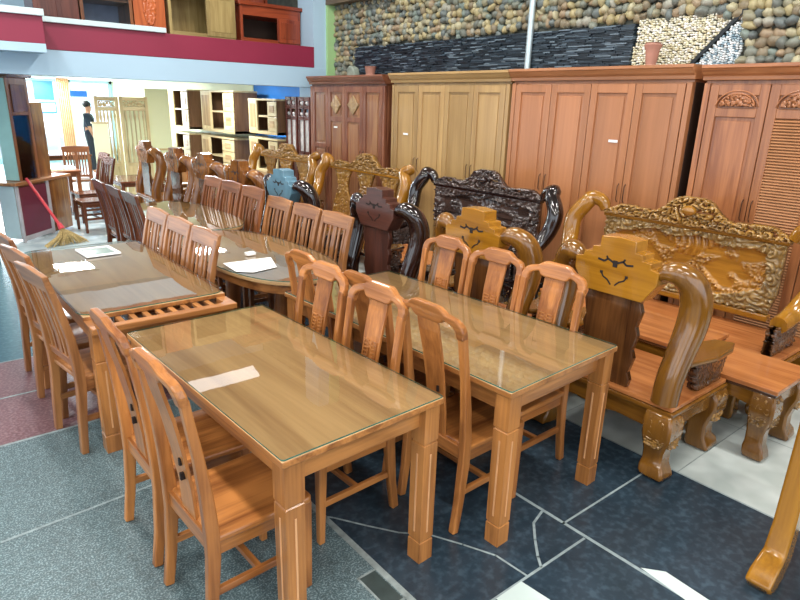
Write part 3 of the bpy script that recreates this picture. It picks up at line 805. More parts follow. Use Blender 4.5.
# ================================================================== CARVED SOFAS
def sofa(label, loc, rz, group, col, L=.68, seed=1, arm_out=.32, name='carved_sofa', big=True, panels=1, step=.0085, field=None):
    """faces +x; back plane at local x=0"""
    t = thing(name, label, 'sofa', loc, rz, group); body, carved, seatc, armc = col; H = L+arm_out-.02
    MB().box(-.06, .50, -H, H, .405, .435).build('seat', W[seatc]('y'), t, bevel=.006)
    MB().box(-.07, .51, -H-.01, H+.01, .365, .403).build('seat_rim', W[body]('y'), t, bevel=.008)
    out = [(-H+.04, .365), (H-.04, .365), (H-.04, .28), (H-.18, .25), (.2, .265), (0, .235), (-.2, .265), (-H+.18, .25), (-H+.04, .28)]
    for a_, b_ in ((.455, .48), (-.04, -.015)): MB().prism(out, a_, b_, 'yz').build('apron', W[body]('y'), t, bevel=.004)
    for x, sx in ((.0, -1), (.44, 1)):
        for sy in (-1, 1): cabriole(t, x, sy*(H-.07), W[body]('z'), sx, sy, .365)
    # back panel: landscape relief inside a scrolled border
    f = scrolls(seed, .085, 2.0); f2 = scrolls(seed+50, .045, 1.6)
    zp0, zp1 = .56, 1.06
    def fieldshape(y, z):
        u = abs(y)/L; top = zp1-.055-.05*u**2+.015*math.sin(y*16); bot = zp0+.05+.30*max(0, u-.35)**1.3
        return (z < top) and (z > bot) and u < .86-.25*abs((z-.82)/.3)**2*.5
    def h(y, z):
        if fieldshape(y, z):
            e = f2(y, z); q = noise.noise(Vector((y*6, z*9, seed)))
            tree = min(1, max(0, (q+.02)*9)); bamboo = .5+.5*math.sin(y*120+math.sin(z*25)*1.5)
            k = .9*e[0]*tree*(1 if z < .93 else .5)+(.7*bamboo*(abs(y-.02) < .16+.05*math.sin(z*40)) if z > .86 else 0)
            return -.55+k
        e = f(y, z); return .25+1.0*e[0]
    if panels == 1:
        bp = MB(); bp.relief(-L, L, zp0, zp1, .0075, h, lambda y, z: (abs(y) < L-.25*max(0, .72-z)), .03, .038, mfun=lambda y, z: 1 if fieldshape(y, z) else 0)
        bp.build('back_panel', [W[carved]('y'), W[field or carved]('y')], t, smooth='all')
        MB().box(-.03, .035, -L+.02, L-.02, .505, .555).build('lower_rail', W[armc]('y'), t, bevel=.010)
    else:
        for k in range(panels):
            yc = -L+2*L*(k+.5)/panels; wv = L/panels*.94
            ff = lambda y, z: (.3+.7*f(y, z)[0])
            bp = MB(); bp.relief(yc-wv, yc+wv, .45, zp1, step, ff, lambda y, z: abs(y-yc) < wv*(.72+.28*math.cos((z-.5)*9)), .02, .03)
            bp.build('back_splat', W[carved]('z'), t, smooth='all')
    MB().box(-.03, .038, -L-.02, L+.02, zp1, zp1+.028).build('upper_rail', W[body]('y'), t, bevel=.006)
    g3 = scrolls(seed+9, .075, 2.2)
    def crest_top(y):
        u = abs(y)/L
        return 1.14+.155*math.exp(-(u/.30)**4)+.03*math.sin(u*9)*(u > .35)-.05*max(0, u-.8)*4+.05*math.exp(-((u-.55)/.2)**2)
    def ins(y, z):
        if z > crest_top(y): return False
        e = g3(y, z)
        if crest_top(y)-z < .018: return True
        if z < zp1+.04: return True
        return e[2]*e[1] > .10
    cr = MB(); cr.relief(-L-.06, L+.06, zp1+.026, 1.33, step, lambda y, z: .2+g3(y, z)[0], ins, .025, .05)
    cr.v = [(x-(z-1.08)*.12, y, z) for x, y, z in cr.v]
    co = cr.build('crest', W['carved_gold' if field else carved]('y'), t, smooth='all')
    if big:
        MB().ball((.045, 0, 1.20), (.045, .055, .038), 16, 10).build('pearl', W[armc]('y'), co, smooth='all')
    for sy in (-1, 1):
        o = arm_out
        a = MB(); a.tube([(.0, sy*(L+.03), 1.10), (.0, sy*(L+.07), 1.165), (.02, sy*(L+.15), 1.19), (.05, sy*(L+o-.08), 1.14), (.09, sy*(L+o), 1.01), (.13, sy*(L+o-.01), .86),
                          (.20, sy*(L+o-.05), .74), (.30, sy*(L+o-.08), .66), (.43, sy*(L+o-.09), .63)], [.042, .055, .062, .068, .072, .070, .066, .060, .055], 14, sub=5)
        ao = a.build('arm', W[armc]('z'), t, smooth=True)
        f5 = scrolls(seed+20+sy, .055)
        c = MB()
        for fr_ in (1, -1):
            c.T = Matrix.Translation((.30, sy*(H-.08), 0)) @ Matrix.Rotation(-PI/2, 4, 'Z')
            c.relief(-.17, .20, .435, .62, .0095, lambda y, z: f5(y, z)[0], lambda y, z: f5(y, z)[1]*f5(y, z)[2] > .05, .03, .04, fr_)
        c.build('carved_support', W['salon_dark' if body != 'black' else 'black_carved']('x'), ao, smooth='all')
    return t
GF = 'carved wooden sofas in front of the wardrobes'
sofa('golden carved sofa with landscape back panel and pearl crest, standing before the orange wardrobes', (4.62, 2.13, 0), PI, GF, ('salon', 'carved_border', 'orange', 'salon_gold'), .69, 1, .27, field='carved_field')
sofa('black lacquered carved sofa with dragon crest, in front of the yellow and orange wardrobes', (4.62, 4.24, 0), PI, GF, ('black', 'black_carved', 'black', 'black'), .71, 4, .24)
sofa('golden carved sofa with upright carved splats, left of the black sofa', (4.62, 6.27, 0), PI, GF, ('salon_gold', 'carved_gold', 'orange', 'salon_gold'), .74, 12, .16, big=False, panels=3, step=.010)
sofa('golden carved sofa with upright carved splats, farthest, in front of the dark red wardrobe', (4.60, 8.23, 0), PI, GF, ('salon_gold', 'carved_gold', 'orange', 'salon_gold'), .74, 31, .16, big=False, panels=3, step=.012)

def low_table(label, loc, w, l, h, group, seatc='orange', body='salon'):
    t = thing('low_table', label, 'table', loc, 0, group)
    MB().box(-w/2, w/2, -l/2, l/2, h-.028, h).build('tabletop', W[seatc]('y'), t, bevel=.005)
    MB().box(-w/2+.01, w/2-.01, -l/2+.01, l/2-.01, h-.05, h-.029).build('top_rim', W['salon_dark']('y'), t, bevel=.006)
    for s in (-1, 1):
        o = [(-l/2+.03, h-.05), (l/2-.03, h-.05), (l/2-.03, h-.12), (l/2-.12, h-.145), (0, h-.125), (-l/2+.12, h-.145), (-l/2+.03, h-.12)]
        MB().prism(o, s*(w/2-.04)-.012, s*(w/2-.04)+.012, 'yz').build('apron', W[body]('y'), t, bevel=.003)
        o = [(-w/2+.03, h-.05), (w/2-.03, h-.05), (w/2-.03, h-.12), (w/2-.12, h-.145), (0, h-.125), (-w/2+.12, h-.145), (-w/2+.03, h-.12)]
        MB().prism(o, s*(l/2-.04)-.012, s*(l/2-.04)+.012, 'xz').build('apron', W[body]('x'), t, bevel=.003)
        for q in (-1, 1): cabriole(t, s*(w/2-.075), q*(l/2-.075), W[body]('z'), s, q, h-.05, .85)
    return t
low_table('square low table with orange top at the near end of the golden sofa', (3.80, 1.225, 0), .52, .47, .46, 'low tables between armchairs and sofas')
low_table('orange-topped coffee table between the golden armchair and golden sofa', (3.84, 2.06, 0), .52, 1.12, .52, 'low tables between armchairs and sofas')
low_table('orange-topped coffee table in front of the black sofa', (3.83, 4.2, 0), .50, 1.2, .50, 'low tables between armchairs and sofas', body='black')

# golden console at the right edge
t = thing('console_table', 'golden carved console with flared foot cut off by the right edge of the photo', 'table', (3.02, .37, 0))
MB().box(-.36, .36, -.26, .30, .84, .87).build('tabletop', W['salon_gold']('x'), t, bevel=.008)
for sx in (-1, 1):
    for sy in (-1, 1):
        y = .24 if sy > 0 else -.2
        l_ = MB(); l_.sweep([(sx*.50, y, 0), (sx*.465, y, .03), (sx*.40, y, .06), (sx*.345, y, .11), (sx*.325, y, .25), (sx*.32, y, .6), (sx*.31, y, .84)], [.10, .10, .095, .09, .085, .08, .08], [.10, .11, .12, .11, .09, .085, .09])
        lo = l_.build('leg', W['salon_gold']('z'), t, bevel=.012, smooth=True)
        MB().sweep([(sx*.352, y+.002, .14), (sx*.352, y, .3), (sx*.35, y, .6), (sx*.345, y, .8)], .02, .02).build('edge_bead', W['salon_dark']('z'), lo, bevel=.004)
for s in (-1, 1): MB().box(-.28, .28, .02+s*.22-.012, .02+s*.22+.012, .72, .84).build('apron', W['salon_gold']('x'), t, bevel=.004)
for s in (-1, 1): MB().box(s*.30-.012, s*.30+.012, -.2, .24, .72, .84).build('apron', W['salon_gold']('y'), t, bevel=.004)

# ================================================================== WARDROBES
def wardrobe(label, y0, y1, h, body, panel, style, doors, tag_at=None, shaded_side=False, cornice_over=.038, group='row of tall wardrobes along the stone wall', x=5.0):
    """front at local x=0 facing -x, along +y"""
    w = y1-y0; t = thing('wardrobe', label, 'wardrobe', (x, y0, 0), 0, group)
    hb = h-.11
    MB().box(.025, .54, 0, w, .08, hb).build('carcass', W[body]('z'), t, bevel=.003)
    MB().box(.0, .54, .01, w-.01, 0, .08).build('plinth', W[body]('y'), t, bevel=.004)
    o = cornice_over
    MB().box(.05, .53, -.004, 0, .10, hb-.02).build('side_panel', DARKIN if shaded_side else W[body]('z'), t)  # dark stain plus the narrow gap's shade put into the side colour
    prof = [(.02, hb), (-.012, hb), (-.015, hb+.03), (-.035, hb+.045), (-.055, h-.03), (-.065, h-.025), (-.065, h), (.54, h), (.54, hb)]
    pr = MB(); pr.prism(prof, -o*.4, w+o*.4, 'xz'); pr.build('cornice', W[body]('y'), t, bevel=.003)
    for a_, b_ in ((0, .045), (w-.045, w)): MB().box(-.004, .03, a_, b_, .08, hb-.02).build('corner_post', W[body]('z'), t, bevel=.004)
    n = len(doors); dw = (w-.10)/n; z0, z1 = .10, hb-.03
    for i, kind in enumerate(doors[::-1]):       # listed from left (far) to right (near)
        ya = .05+dw*i+.003; yb = .05+dw*(i+1)-.003; st = .065
        d = MB()
        d.box(-.004, .022, ya, ya+st, z0, z1).box(-.004, .022, yb-st, yb, z0, z1)
        d.box(-.0035, .0215, ya+st, yb-st, z1-st*1.2, z1).box(-.0035, .0215, ya+st, yb-st, z0, z0+st*1.4)
        rails = []
        if kind == 'medallion': rails = [z1-.42]
        if kind == 'tall': rails = [z1-.80]
        if kind in ('arch', 'louvre'): rails = [z1-.19]
        for r in rails: d.box(-.0035, .0215, ya+st, yb-st, r-.045, r+.02)
        do = d.build('door', W[body]('z'), t, bevel=.004)
        spans = []
        lo = z0+st*1.4; hi = z1-st*1.2
        for r in sorted(rails): spans.append((lo, r-.045)); lo = r+.02
        spans.append((lo, hi))
        for j, (a, b) in enumerate(spans):
            if kind == 'louvre' and j == 0:
                lv = MB(); z = a+.012
                while z < b-.01:
                    lv.T = Matrix.Translation((.009, (ya+yb)/2, z)) @ Matrix.Rotation(math.radians(-38), 4, 'Y')
                    lv.box(-.014, .014, -(yb-ya)/2+st, (yb-ya)/2-st, -.003, .003); z += .021
                lv.T = Matrix.Identity(4); lv.build('louvre', plain('louvre_lacquer', hx('b8835c'), .13, noise_s=9, amt=.1, coat=.8), do)
                MB().box(.018, .021, ya+st, yb-st, a, b).build('backing', DARKIN, do)
                continue
            p_ = MB(); p_.box(.012, .02, ya+st-.002, yb-st+.002, a-.002, b+.002)
            ins_ = .028
            p_.box(.003, .012, ya+st+ins_, yb-st-ins_, a+ins_, b-ins_)
            p_.build('panel', W[panel]('z'), do, bevel=.006)
            if kind == 'medallion' and j == 1:
                f = scrolls(i+60, .06)
                yc, zc = (ya+yb)/2, (a+b)/2; rx, rz = (yb-ya)/2-st-.02, (b-a)/2-.03
                md = MB(); md.T = Matrix.Translation((-.002, 0, 0))
                md.relief(yc-rx, yc+rx, zc-rz, zc+rz, .01, lambda y, z: .3+.7*f(y, z)[0], lambda y, z: abs((y-yc)/rx)+abs((z-zc)/rz) < 1, .006, .02, -1)
                md.build('carved_medallion', W['shelf']('z'), do, smooth='all')
            if kind in ('arch', 'louvre') and j == 1:
                yc = (ya+yb)/2; rx = (yb-ya)/2-st*.9; arc = MB()
                for rr in (rx, rx-.028):
                    arc.tube([(-.002, yc+rr*math.cos(q*PI/14), a+.01+rr*.75*math.sin(q*PI/14)) for q in range(15)], .006, 6)
                f = scrolls(i+80, .035)
                arc.T = Matrix.Translation((.0, 0, 0))
                arc.relief(yc-rx+.03, yc+rx-.03, a+.012, a+rx*.75-.02, .007, lambda y, z: .3+.7*f(y, z)[0],
                           lambda y, z: ((y-yc)/(rx-.03))**2+((z-a-.01)/(rx*.75-.03))**2 < 1 and f(y, z)[1] > .3, .004, .02, -1)
                arc.build('arch_carving', W[body]('y'), do, smooth='all')
        # handles on the meeting stiles
        hy = (ya+.03) if (n-1-i) % 2 == 0 else (yb-.03)
        MB().tube([(-.004, hy, 1.12), (-.024, hy, 1.14), (-.024, hy, 1.26), (-.004, hy, 1.28)], .004, 8).build('handle', BRASS, do, smooth=True)
        if tag_at and tag_at[0] == n-1-i:
            yc = tag_at[1]-y0; zc = tag_at[2]
            MB().box(-.0075, -.0055, yc-.045, yc+.045, zc-.011, zc+.011).build('price_tag', PAPER, do)
    return t
wardrobe('dark red wardrobe with four doors and two carved medallions, far left of the wardrobe row', 6.40, 8.18, 2.245, 'w_red', 'w_redpanel', 0, ['tall', 'medallion', 'medallion', 'plain'], (1, 7.507, 1.563))
wardrobe('yellow four-door wardrobe with striped wood grain between the dark red and orange wardrobes', 4.345, 6.25, 2.255, 'w_yellow', 'w_yellow', 0, ['plain']*4, (0, 5.96, 1.55))
wardrobe('wide orange-brown wardrobe with four plain doors and a small white price tag', 2.47, 4.31, 2.26, 'w_orange', 'w_orange', 0, ['plain']*4, (2, 3.10, 1.64), shaded_side=True)
wardrobe('orange-brown wardrobe with arched carving and louvred door at the right edge', .55, 2.375, 2.25, 'w_orange_d', 'w_orange_d', 0, ['arch', 'louvre', 'louvre', 'arch'])

# small things on top of the wardrobes
t = MB().lathe([(.055, 0), (.075, .01), (.06, .03), (.075, .11), (.085, .125), (.07, .13)], (5.32, 7.14, 2.246), 14)
tag(t.build('flower_pot', TERRA, smooth=True), 'small terracotta pot on top of the dark red wardrobe', 'pot')
t = MB().prism([(7.42, 2.246), (7.60, 2.246), (7.62, 2.34), (7.55, 2.40), (7.45, 2.36)], 5.25, 5.36, 'yz')
tag(t.build('ornamental_rock', GREYSTONE, bevel=.02), 'grey green rock beside the terracotta pot on the dark red wardrobe', 'rock')
t = MB().lathe([(.05, 0), (.06, .01), (.045, .03), (.06, .15), (.078, .19), (.062, .205), (.07, .21)], (5.35, 3.05, 2.261), 14)
tag(t.build('vase', TERRA, smooth=True), 'pinkish clay vase on top of the wide orange-brown wardrobe', 'vase')

# ================================================================== UNDER THE MEZZANINE
def tv_unit(label, y0, y1, z0, z1, x=4.9, layout=0, group='cream open shelf units stacked beneath the mezzanine'):
    t = thing('shelf_unit', label, 'shelf', (x, y0, z0), 0, group); w = y1-y0; h = z1-z0
    S = W['cream']; D = W['side_brown']
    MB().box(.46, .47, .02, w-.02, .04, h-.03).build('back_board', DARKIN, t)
    for a_, b_ in ((0, .03), (w-.03, w)): MB().box(.012, .47, a_, b_, 0, h).build('side_panel', D('z'), t, bevel=.003)
    MB().box(0, .47, -.01, w+.01, h-.03, h).build('top_board', S('y'), t, bevel=.004)
    MB().box(0, .47, 0, w, 0, .05).build('bottom_board', S('y'), t, bevel=.004)
    a, b = (.30, .68) if layout == 0 else (.34, .72)
    # far door, open middle, near drawers (far is left in the photograph)
    MB().box(.0, .03, w*b, w-.0, .05, h-.03).build('door', S('z'), t, bevel=.004)
    q = MB().box(-.006, .0, w*b+.06, w-.06, .10, h-.08); q.build('door_panel', W['shelf']('z'), t, bevel=.003)
    n = 2 if layout == 0 else 3
    for i in range(n):
        dz = (h-.09)/n
        d = MB().box(-.002, .03, .0, w*a, .055+dz*i, .05+dz*(i+1)-.006).build('drawer', S('y'), t, bevel=.004)
        MB().box(-.010, -.002, w*a*.25, w*a*.75, .055+dz*i+dz*.25, .05+dz*(i+1)-dz*.28).build('drawer_panel', W['shelf']('y'), d, bevel=.003)
    MB().box(.02, .45, w*a, w*b, h*.48, h*.48+.03).build('shelf_board', S('y'), t, bevel=.003)
    return t
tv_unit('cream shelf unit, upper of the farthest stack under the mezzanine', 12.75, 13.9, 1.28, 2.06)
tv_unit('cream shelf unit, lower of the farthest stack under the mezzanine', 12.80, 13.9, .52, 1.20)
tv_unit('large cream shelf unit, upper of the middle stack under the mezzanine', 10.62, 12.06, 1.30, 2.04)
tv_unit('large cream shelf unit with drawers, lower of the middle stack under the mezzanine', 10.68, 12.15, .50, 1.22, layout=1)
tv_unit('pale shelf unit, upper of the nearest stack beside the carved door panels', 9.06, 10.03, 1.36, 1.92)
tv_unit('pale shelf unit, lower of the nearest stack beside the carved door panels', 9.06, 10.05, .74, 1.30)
for i, (y0, y1, z1, l) in enumerate(((12.75, 13.95, .52, 'low cream plinth cabinet under the farthest shelf stack'), (10.6, 12.2, .50, 'low cream plinth cabinet under the middle shelf stack'), (9.02, 10.1, .74, 'low cream plinth cabinet under the nearest shelf stack'))):
    t = thing('plinth_cabinet', l, 'cabinet', (4.88, y0, 0), 0, 'plinth cabinets')
    MB().box(.01, .5, 0, y1-y0, 0, z1-.002).build('carcass', W['shelf']('y'), t, bevel=.004)
    for k in range(3):
        w = (y1-y0)/3
        MB().box(-.008, .01, w*k+.01, w*(k+1)-.01, .05, z1-.05).build('door', W['cream']('z'), t, bevel=.004)

def spindle_panel(label, loc, rz, w, h, col, group, fill=None):
    t = thing('door_panel_screen', label, 'screen', loc, rz, group)
    S = W[col]
    for a_, b_ in ((-w/2, -w/2+.06), (w/2-.06, w/2)): MB().box(a_, b_, -.02, .02, 0, h).build('stile', S('z'), t, bevel=.004)
    for z in (0, h*.30, h*.86, h-.08): MB().box(-w/2+.06, w/2-.06, -.018, .018, z, z+.07).build('rail', S('x'), t, bevel=.004)
    MB().box(-w/2+.06, w/2-.06, -.008, .008, .07, h*.30).build('lower_panel', S('z'), t)
    f = scrolls(3, .09); r = MB(); r.T = Matrix.Rotation(-PI/2, 4, 'Z')
    r.relief(-w/2+.07, w/2-.07, h*.86+.075, h-.085, .02, lambda a, b: f(a, b)[0], lambda a, b: f(a, b)[2] > .2, .006, .02)
    r.build('carved_top', S('x'), t)
    n = 5
    for i in range(n):
        x = -w/2+.06+(w-.12)*(i+.5)/n
        MB().lathe([(.012, h*.30+.07), (.03, h*.34), (.018, h*.38), (.028, h*.45), (.012, h*.55), (.012, h*.75), (.024, h*.80), (.014, h*.86)], (x, 0, 0), 8).build('spindle', S('z'), t, smooth=True)
    if fill: MB().box(-w/2+.05, w/2-.05, .022, .03, .1, h-.05).build('backing', fill, t)
    return t
spindle_panel('pale carved folding screen panel with spindles, left of the pair beside the standing person', (3.42, 13.0, 0), math.radians(4), .44, 1.88, 'cream', 'pale spindle screens')
spindle_panel('pale carved folding screen panel with spindles, right of the pair against the lime board', (3.92, 13.0, 0), math.radians(4), .54, 1.89, 'cream', 'pale spindle screens', CREAMP)
t = thing('display_board', 'tall pale lime board standing left of the farthest shelf stack', 'board', (4.42, 13.1, 0))
MB().box(-.24, .22, -.02, .02, 0, 2.05).build('board', CREAMP, t); MB().box(-.26, .24, -.03, .03, .85, .89).build('rail', W['cream']('x'), t)
# orange-brown low cabinet at its foot
t = thing('low_cabinet', 'orange-brown low cabinet standing before the pale lime board', 'cabinet', (4.25, 11.6, 0))
MB().box(-.1, .35, -.6, .5, 0, .78).build('carcass', W['orange']('z'), t, bevel=.006); MB().box(-.12, .37, -.62, .52, .78, .81).build('top', W['orange']('y'), t, bevel=.004)
for k in (0, 1): MB().box(-.112, -.10, -.56+k*.53, -.05+k*.53, .08, .74).build('door', W['orange']('z'), t, bevel=.004)

# dark red carved door leaves leaning between shelves and wardrobe
for i, (y, l) in enumerate(((8.81, 'red-brown carved door leaf with silvery panels, far one beside the shelf stack'), (8.42, 'red-brown carved door leaf with silvery panels, near one beside the dark red wardrobe'))):
    t = thing('carved_door_leaf', l, 'door leaf', (5.02, y, 0), 0, 'carved door leaves left of the dark red wardrobe')
    S = W['maroon_frame']
    for a, b in ((-.17, -.13), (-.02, .02), (.13, .17)): MB().box(0, .04, a, b, 0, 1.96).build('stile', S('z'), t, bevel=.004)
    for z in (0, .55, 1.10, 1.62, 1.78, 1.90): MB().box(0, .04, -.13, .13, z, z+.06).build('rail', S('y'), t, bevel=.004)
    sv = plain('silvery_panel', hx('cfc8c4'), .25, noise_s=14, amt=.3, coat=.4)
    for a, b in ((-.13, -.02), (.02, .13)):
        MB().box(.015, .025, a, b, 1.16, 1.62).build('panel', sv, t)
        MB().box(.015, .025, a, b, .61, 1.10).build('panel', S('z'), t)
        MB().box(.015, .025, a, b, .06, .55).build('panel', S('z'), t)
        for z in (1.68, 1.84): MB().ball((.01, (a+b)/2, z+.03), (.01, .04, .03), 8, 5).build('rosette', sv, t, smooth='all')

# left vitrine on a maroon-fronted counter
ang = math.radians(47)
t = thing('display_cabinet', 'dark wood display cabinet with glass door on a maroon-fronted counter, left side', 'cabinet', (1.215, 9.28, 0), ang)
MB().box(0, 1.13, .01, .24, .05, .75).build('base', W['chair_tan']('z'), t, bevel=.004)
MB().box(-.012, 0, .012, .22, .06, .74).build('side_face', plain('pale_grey_laminate', hx('b8c8cc'), .15, noise_s=3, amt=.08, coat=.5), t)
MB().box(.148, .16, .03, .21, .80, 2.07).build('side_glass', plain('pale_teal_reflection', hx('a8d4d0'), .1, noise_s=3, amt=.1, coat=.6), t)  # plain teal put in for the brightness reflected by the glass
MB().box(.04, .62, -.012, .01, .08, .72).build('front_panel', MAROON, t, bevel=.004)
MB().box(.68, 1.13, -.012, .01, .02, .74).build('side_door', W['salon_red']('z'), t, bevel=.004)
MB().box(.0, .04, -.02, .01, 0, .75).box(.62, .68, -.02, .01, 0, .75).box(.04, .62, -.018, .01, .02, .08).build('frame', plain('pale_trim', hx('b8b4b8'), .3), t, bevel=.003)
MB().box(-.05, 1.18, -.05, .27, .75, .79).build('counter_top', W['chair_tan']('x'), t, bevel=.005)
u = MB().box(.16, .21, .02, .22, .79, 2.08).box(.53, .58, .02, .22, .79, 2.08).box(.21, .53, .20, .22, .79, 2.08).box(.21, .53, .02, .22, 1.62, 2.08)
u.build('upper_case', W['chair_brown']('z'), t, bevel=.003)
MB().box(.13, .63, -.03, .26, 2.08, 2.13).build('cornice', W['salon_dark']('x'), t, bevel=.004)
MB().box(.23, .51, .008, .018, 1.66, 2.0).build('carved_panel', W['salon_red']('z'), t, bevel=.003)
MB().box(.212, .528, .03, .036, .795, 1.615).build('glass_door', WGLASS, t)
for z in (1.05, 1.32): MB().box(.212, .528, .04, .198, z, z+.015).build('shelf', DARKIN, t)
MB().box(.60, .90, .06, .24, .79, 1.78).build('side_case', W['salon_red']('z'), t, bevel=.004)
for i, (x, z, c, l) in enumerate(((.26, 1.066, 'd8dee2', 'small pale box inside the glass-fronted cabinet, on its lower shelf'), (.38, 1.336, '5c6c88', 'small blue-grey case inside the glass-fronted cabinet, on its upper shelf'))):
    b = MB(); b.T = Matrix.Translation((1.215, 9.28, 0)) @ Matrix.Rotation(ang, 4, 'Z'); b.box(x, x+.10, .07, .17, z, z+.08)
    tag(b.build('small_case', plain('case_'+c, hx(c), .4), bevel=.004), l, 'box')

# broom leaning on the counter
t = thing('broom', 'straw broom with red handle leaning on the maroon counter', 'broom', (0,0,0))
MB().tube([(1.36, 9.30, .84), (1.62, 9.0, .24)], [.018, .020], 10).build('handle', PINKPL, t, smooth=True)
MB().tube([(1.61, 9.01, .27), (1.635, 8.98, .20)], [.028, .04], 10).build('collar', PINKPL, t, smooth=True)
b = MB(); rnd = random.Random(5); b.T = Matrix.Translation((-.08, .08, 0))
for i in range(90):
    a = rnd.uniform(-1, 1); q = rnd.uniform(-1, 1)
    b.tube([(1.715, 8.90, .21), (1.75+a*.13, 8.86+a*.05+q*.05, .10), (1.74+a*.27, 8.83+a*.06+q*.09, .006)], [.007, .008, .005], 4)
o = b.build('bristles', STRAW, t)
# counter things and small tables in the left background
def side_table(label, loc, rz, w, l, h, col):
    t = thing('side_table', label, 'table', loc, rz)
    MB().box(-w/2, w/2, -l/2, l/2, h-.03, h).build('tabletop', W[col]('x'), t, bevel=.004)
    MB().box(-w/2+.04, w/2-.04, -l/2+.04, l/2-.04, h-.10, h-.03).build('apron', W[col]('x'), t)
    for sx in (-1, 1):
        for sy in (-1, 1): MB().box(sx*(w/2-.05)-.03, sx*(w/2-.05)+.03, sy*(l/2-.05)-.03, sy*(l/2-.05)+.03, 0, h-.03).build('leg', W[col]('z'), t, bevel=.004)
    return t
side_table('small brown table with pale green folder, just behind the display counter', (2.05, 11.1, 0), 0, .6, .7, .76, 'chair_brown')
tag(MB().box(1.86, 2.12, 10.85, 11.15, .762, .775).build('folder', plain('pale_green_card', hx('b8dcae'), .5)), 'pale green folder on the small brown table behind the display counter', 'folder')
tag(MB().box(2.14, 2.30, 10.9, 11.2, .762, .80).build('paper_stack', PAPER), 'stack of white papers on the small brown table behind the display counter', 'papers')
side_table('dark dining table far back by the bright windows, with blue and white sheets', (2.75, 14.2, 0), 0, .9, 1.2, .76, 'chair_dark')
tag(MB().box(2.45, 2.75, 13.8, 14.4, .762, .768).build('paper_sheet', plain('pale_blue_paper', hx('a8c8e0'), .5)), 'pale blue sheet on the dark table by the bright windows', 'paper')
side_table('dark wooden bench table beneath the pale screens', (3.35, 11.6, 0), 0, .7, 1.0, .50, 'chair_dark')

# signs, drapes and the person before the windows
t = thing('sign_board', 'tall blue and white sign board standing outside the far window', 'sign', (3.34, 18.2, 0))
MB().box(-.22, .22, 0, .04, 1.74, 2.2).build('blue_panel', BLUESIGN, t)
MB().box(-.22, .22, 0, .04, .9, 1.739).build('white_panel', WHITESIGN, t)
MB().box(-.14, .24, -.03, -.002, 1.43, 1.70).build('label_panel', BLUESIGN, t); MB().box(-.11, .21, -.034, -.031, 1.47, 1.66).build('label_face', WHITESIGN, t)
for s in (-1, 1): MB().box(s*.2-.015, s*.2+.015, .0, .03, 0, .9).build('post', STEEL, t)
t = thing('banner', 'narrow blue banner board standing by the far window, left of the person', 'sign', (4.12, 18.4, 0))
MB().box(-.26, .27, 0, .03, 1.84, 1.99).build('blue_panel', BLUESIGN, t); MB().box(-.26, .27, 0, .03, .3, 1.83).build('white_panel', WHITESIGN, t)
for s in (-1, 1): MB().box(s*.2-.015, s*.2+.015, .0, .03, 0, .3).build('post', STEEL, t)
dr = MB(); pts = []
for k in range(13): pts.append((3.60+.022*k, 17.9+.03*(k % 2)))
for (a, b) in zip(pts[:-1], pts[1:]): dr._a([(a[0], a[1], .6), (b[0], b[1], .6), (b[0], b[1], 2.28), (a[0], a[1], 2.28)], [(0,1,2,3)]); 
o = dr.build('curtain', plain('peach_fabric', hx('e8b888'), .8, noise_s=6, amt=.1)); sm = o.modifiers.new('thick', 'SOLIDIFY'); sm.thickness = .01
tag(o, 'peach curtain hanging from the mezzanine ceiling between the blue signs', 'curtain')

def person(loc, rz):
    t = thing('person', 'person in a dark shirt standing before the bright windows, seen in profile', 'person', loc, rz)
    V = [(0,0,.95),(0,0,1.15),(0,0,1.36),(0,0,1.47),(.02,0,1.56),(.02,0,1.66),
         (.0,.17,1.40),(.02,.20,1.14),(.10,.19,.92),(.13,.185,.84),(.0,-.17,1.40),(.02,-.20,1.14),(.10,-.19,.92),(.13,-.185,.84),
         (0,.09,.90),(.02,.10,.50),(-.01,.10,.08),(.13,.11,.03),(0,-.09,.90),(.02,-.10,.50),(-.01,-.10,.08),(.13,-.11,.03)]
    E = [(0,1),(1,2),(2,3),(3,4),(4,5),(2,6),(6,7),(7,8),(8,9),(2,10),(10,11),(11,12),(12,13),(0,14),(14,15),(15,16),(16,17),(0,18),(18,19),(19,20),(20,21)]
    R = [.14,.13,.14,.055,.075,.085,.062,.045,.034,.03,.062,.045,.034,.03,.095,.062,.045,.035,.095,.062,.045,.035]
    def skin(name, idx, mat, extra, parent):
        keep = {v: i for i, v in enumerate(idx)}
        me = bpy.data.meshes.new(name); me.from_pydata([V[i] for i in idx], [(keep[a], keep[b]) for a, b in E if a in keep and b in keep], [])
        me.materials.append(mat); o = bpy.data.objects.new(name, me); C.objects.link(o); o.parent = parent
        md = o.modifiers.new('skin', 'SKIN')
        for k, i in enumerate(idx):
            r = R[i]+extra; me.skin_vertices[0].data[k].radius = (r, r)
        me.skin_vertices[0].data[0].use_root = True
        s = o.modifiers.new('sub', 'SUBSURF'); s.levels = 1; s.render_levels = 1
        me.polygons.foreach_set('use_smooth', [True]*len(me.polygons))
        return o
    body = skin('body', list(range(22)), plain('skin_tone', hx('b98464'), .5), 0, t)
    skin('shirt', [0,1,2,3,6,7,10,11,14,18], plain('dark_navy_shirt', hx('1c2836'), .8), .03, t)
    skin('trousers', [0,1,14,15,16,18,19,20], plain('dark_trousers', hx('20242c'), .8), .02, t)
    MB().ball((-.005, 0, 1.675), (.095, .085, .085), 12, 8).build('hair', plain('black_hair', hx('14110f'), .5), t, smooth='all')
    MB().ball((.105, 0, 1.615), (.02, .014, .018), 8, 6).build('nose', MATS['skin_tone'], t, smooth='all')
    return t
person((4.02, 17.0, 0), math.radians(-20))
t = thing('leaning_panel', 'pale cream panel standing in front of the person', 'panel', (3.10, 12.45, 0))
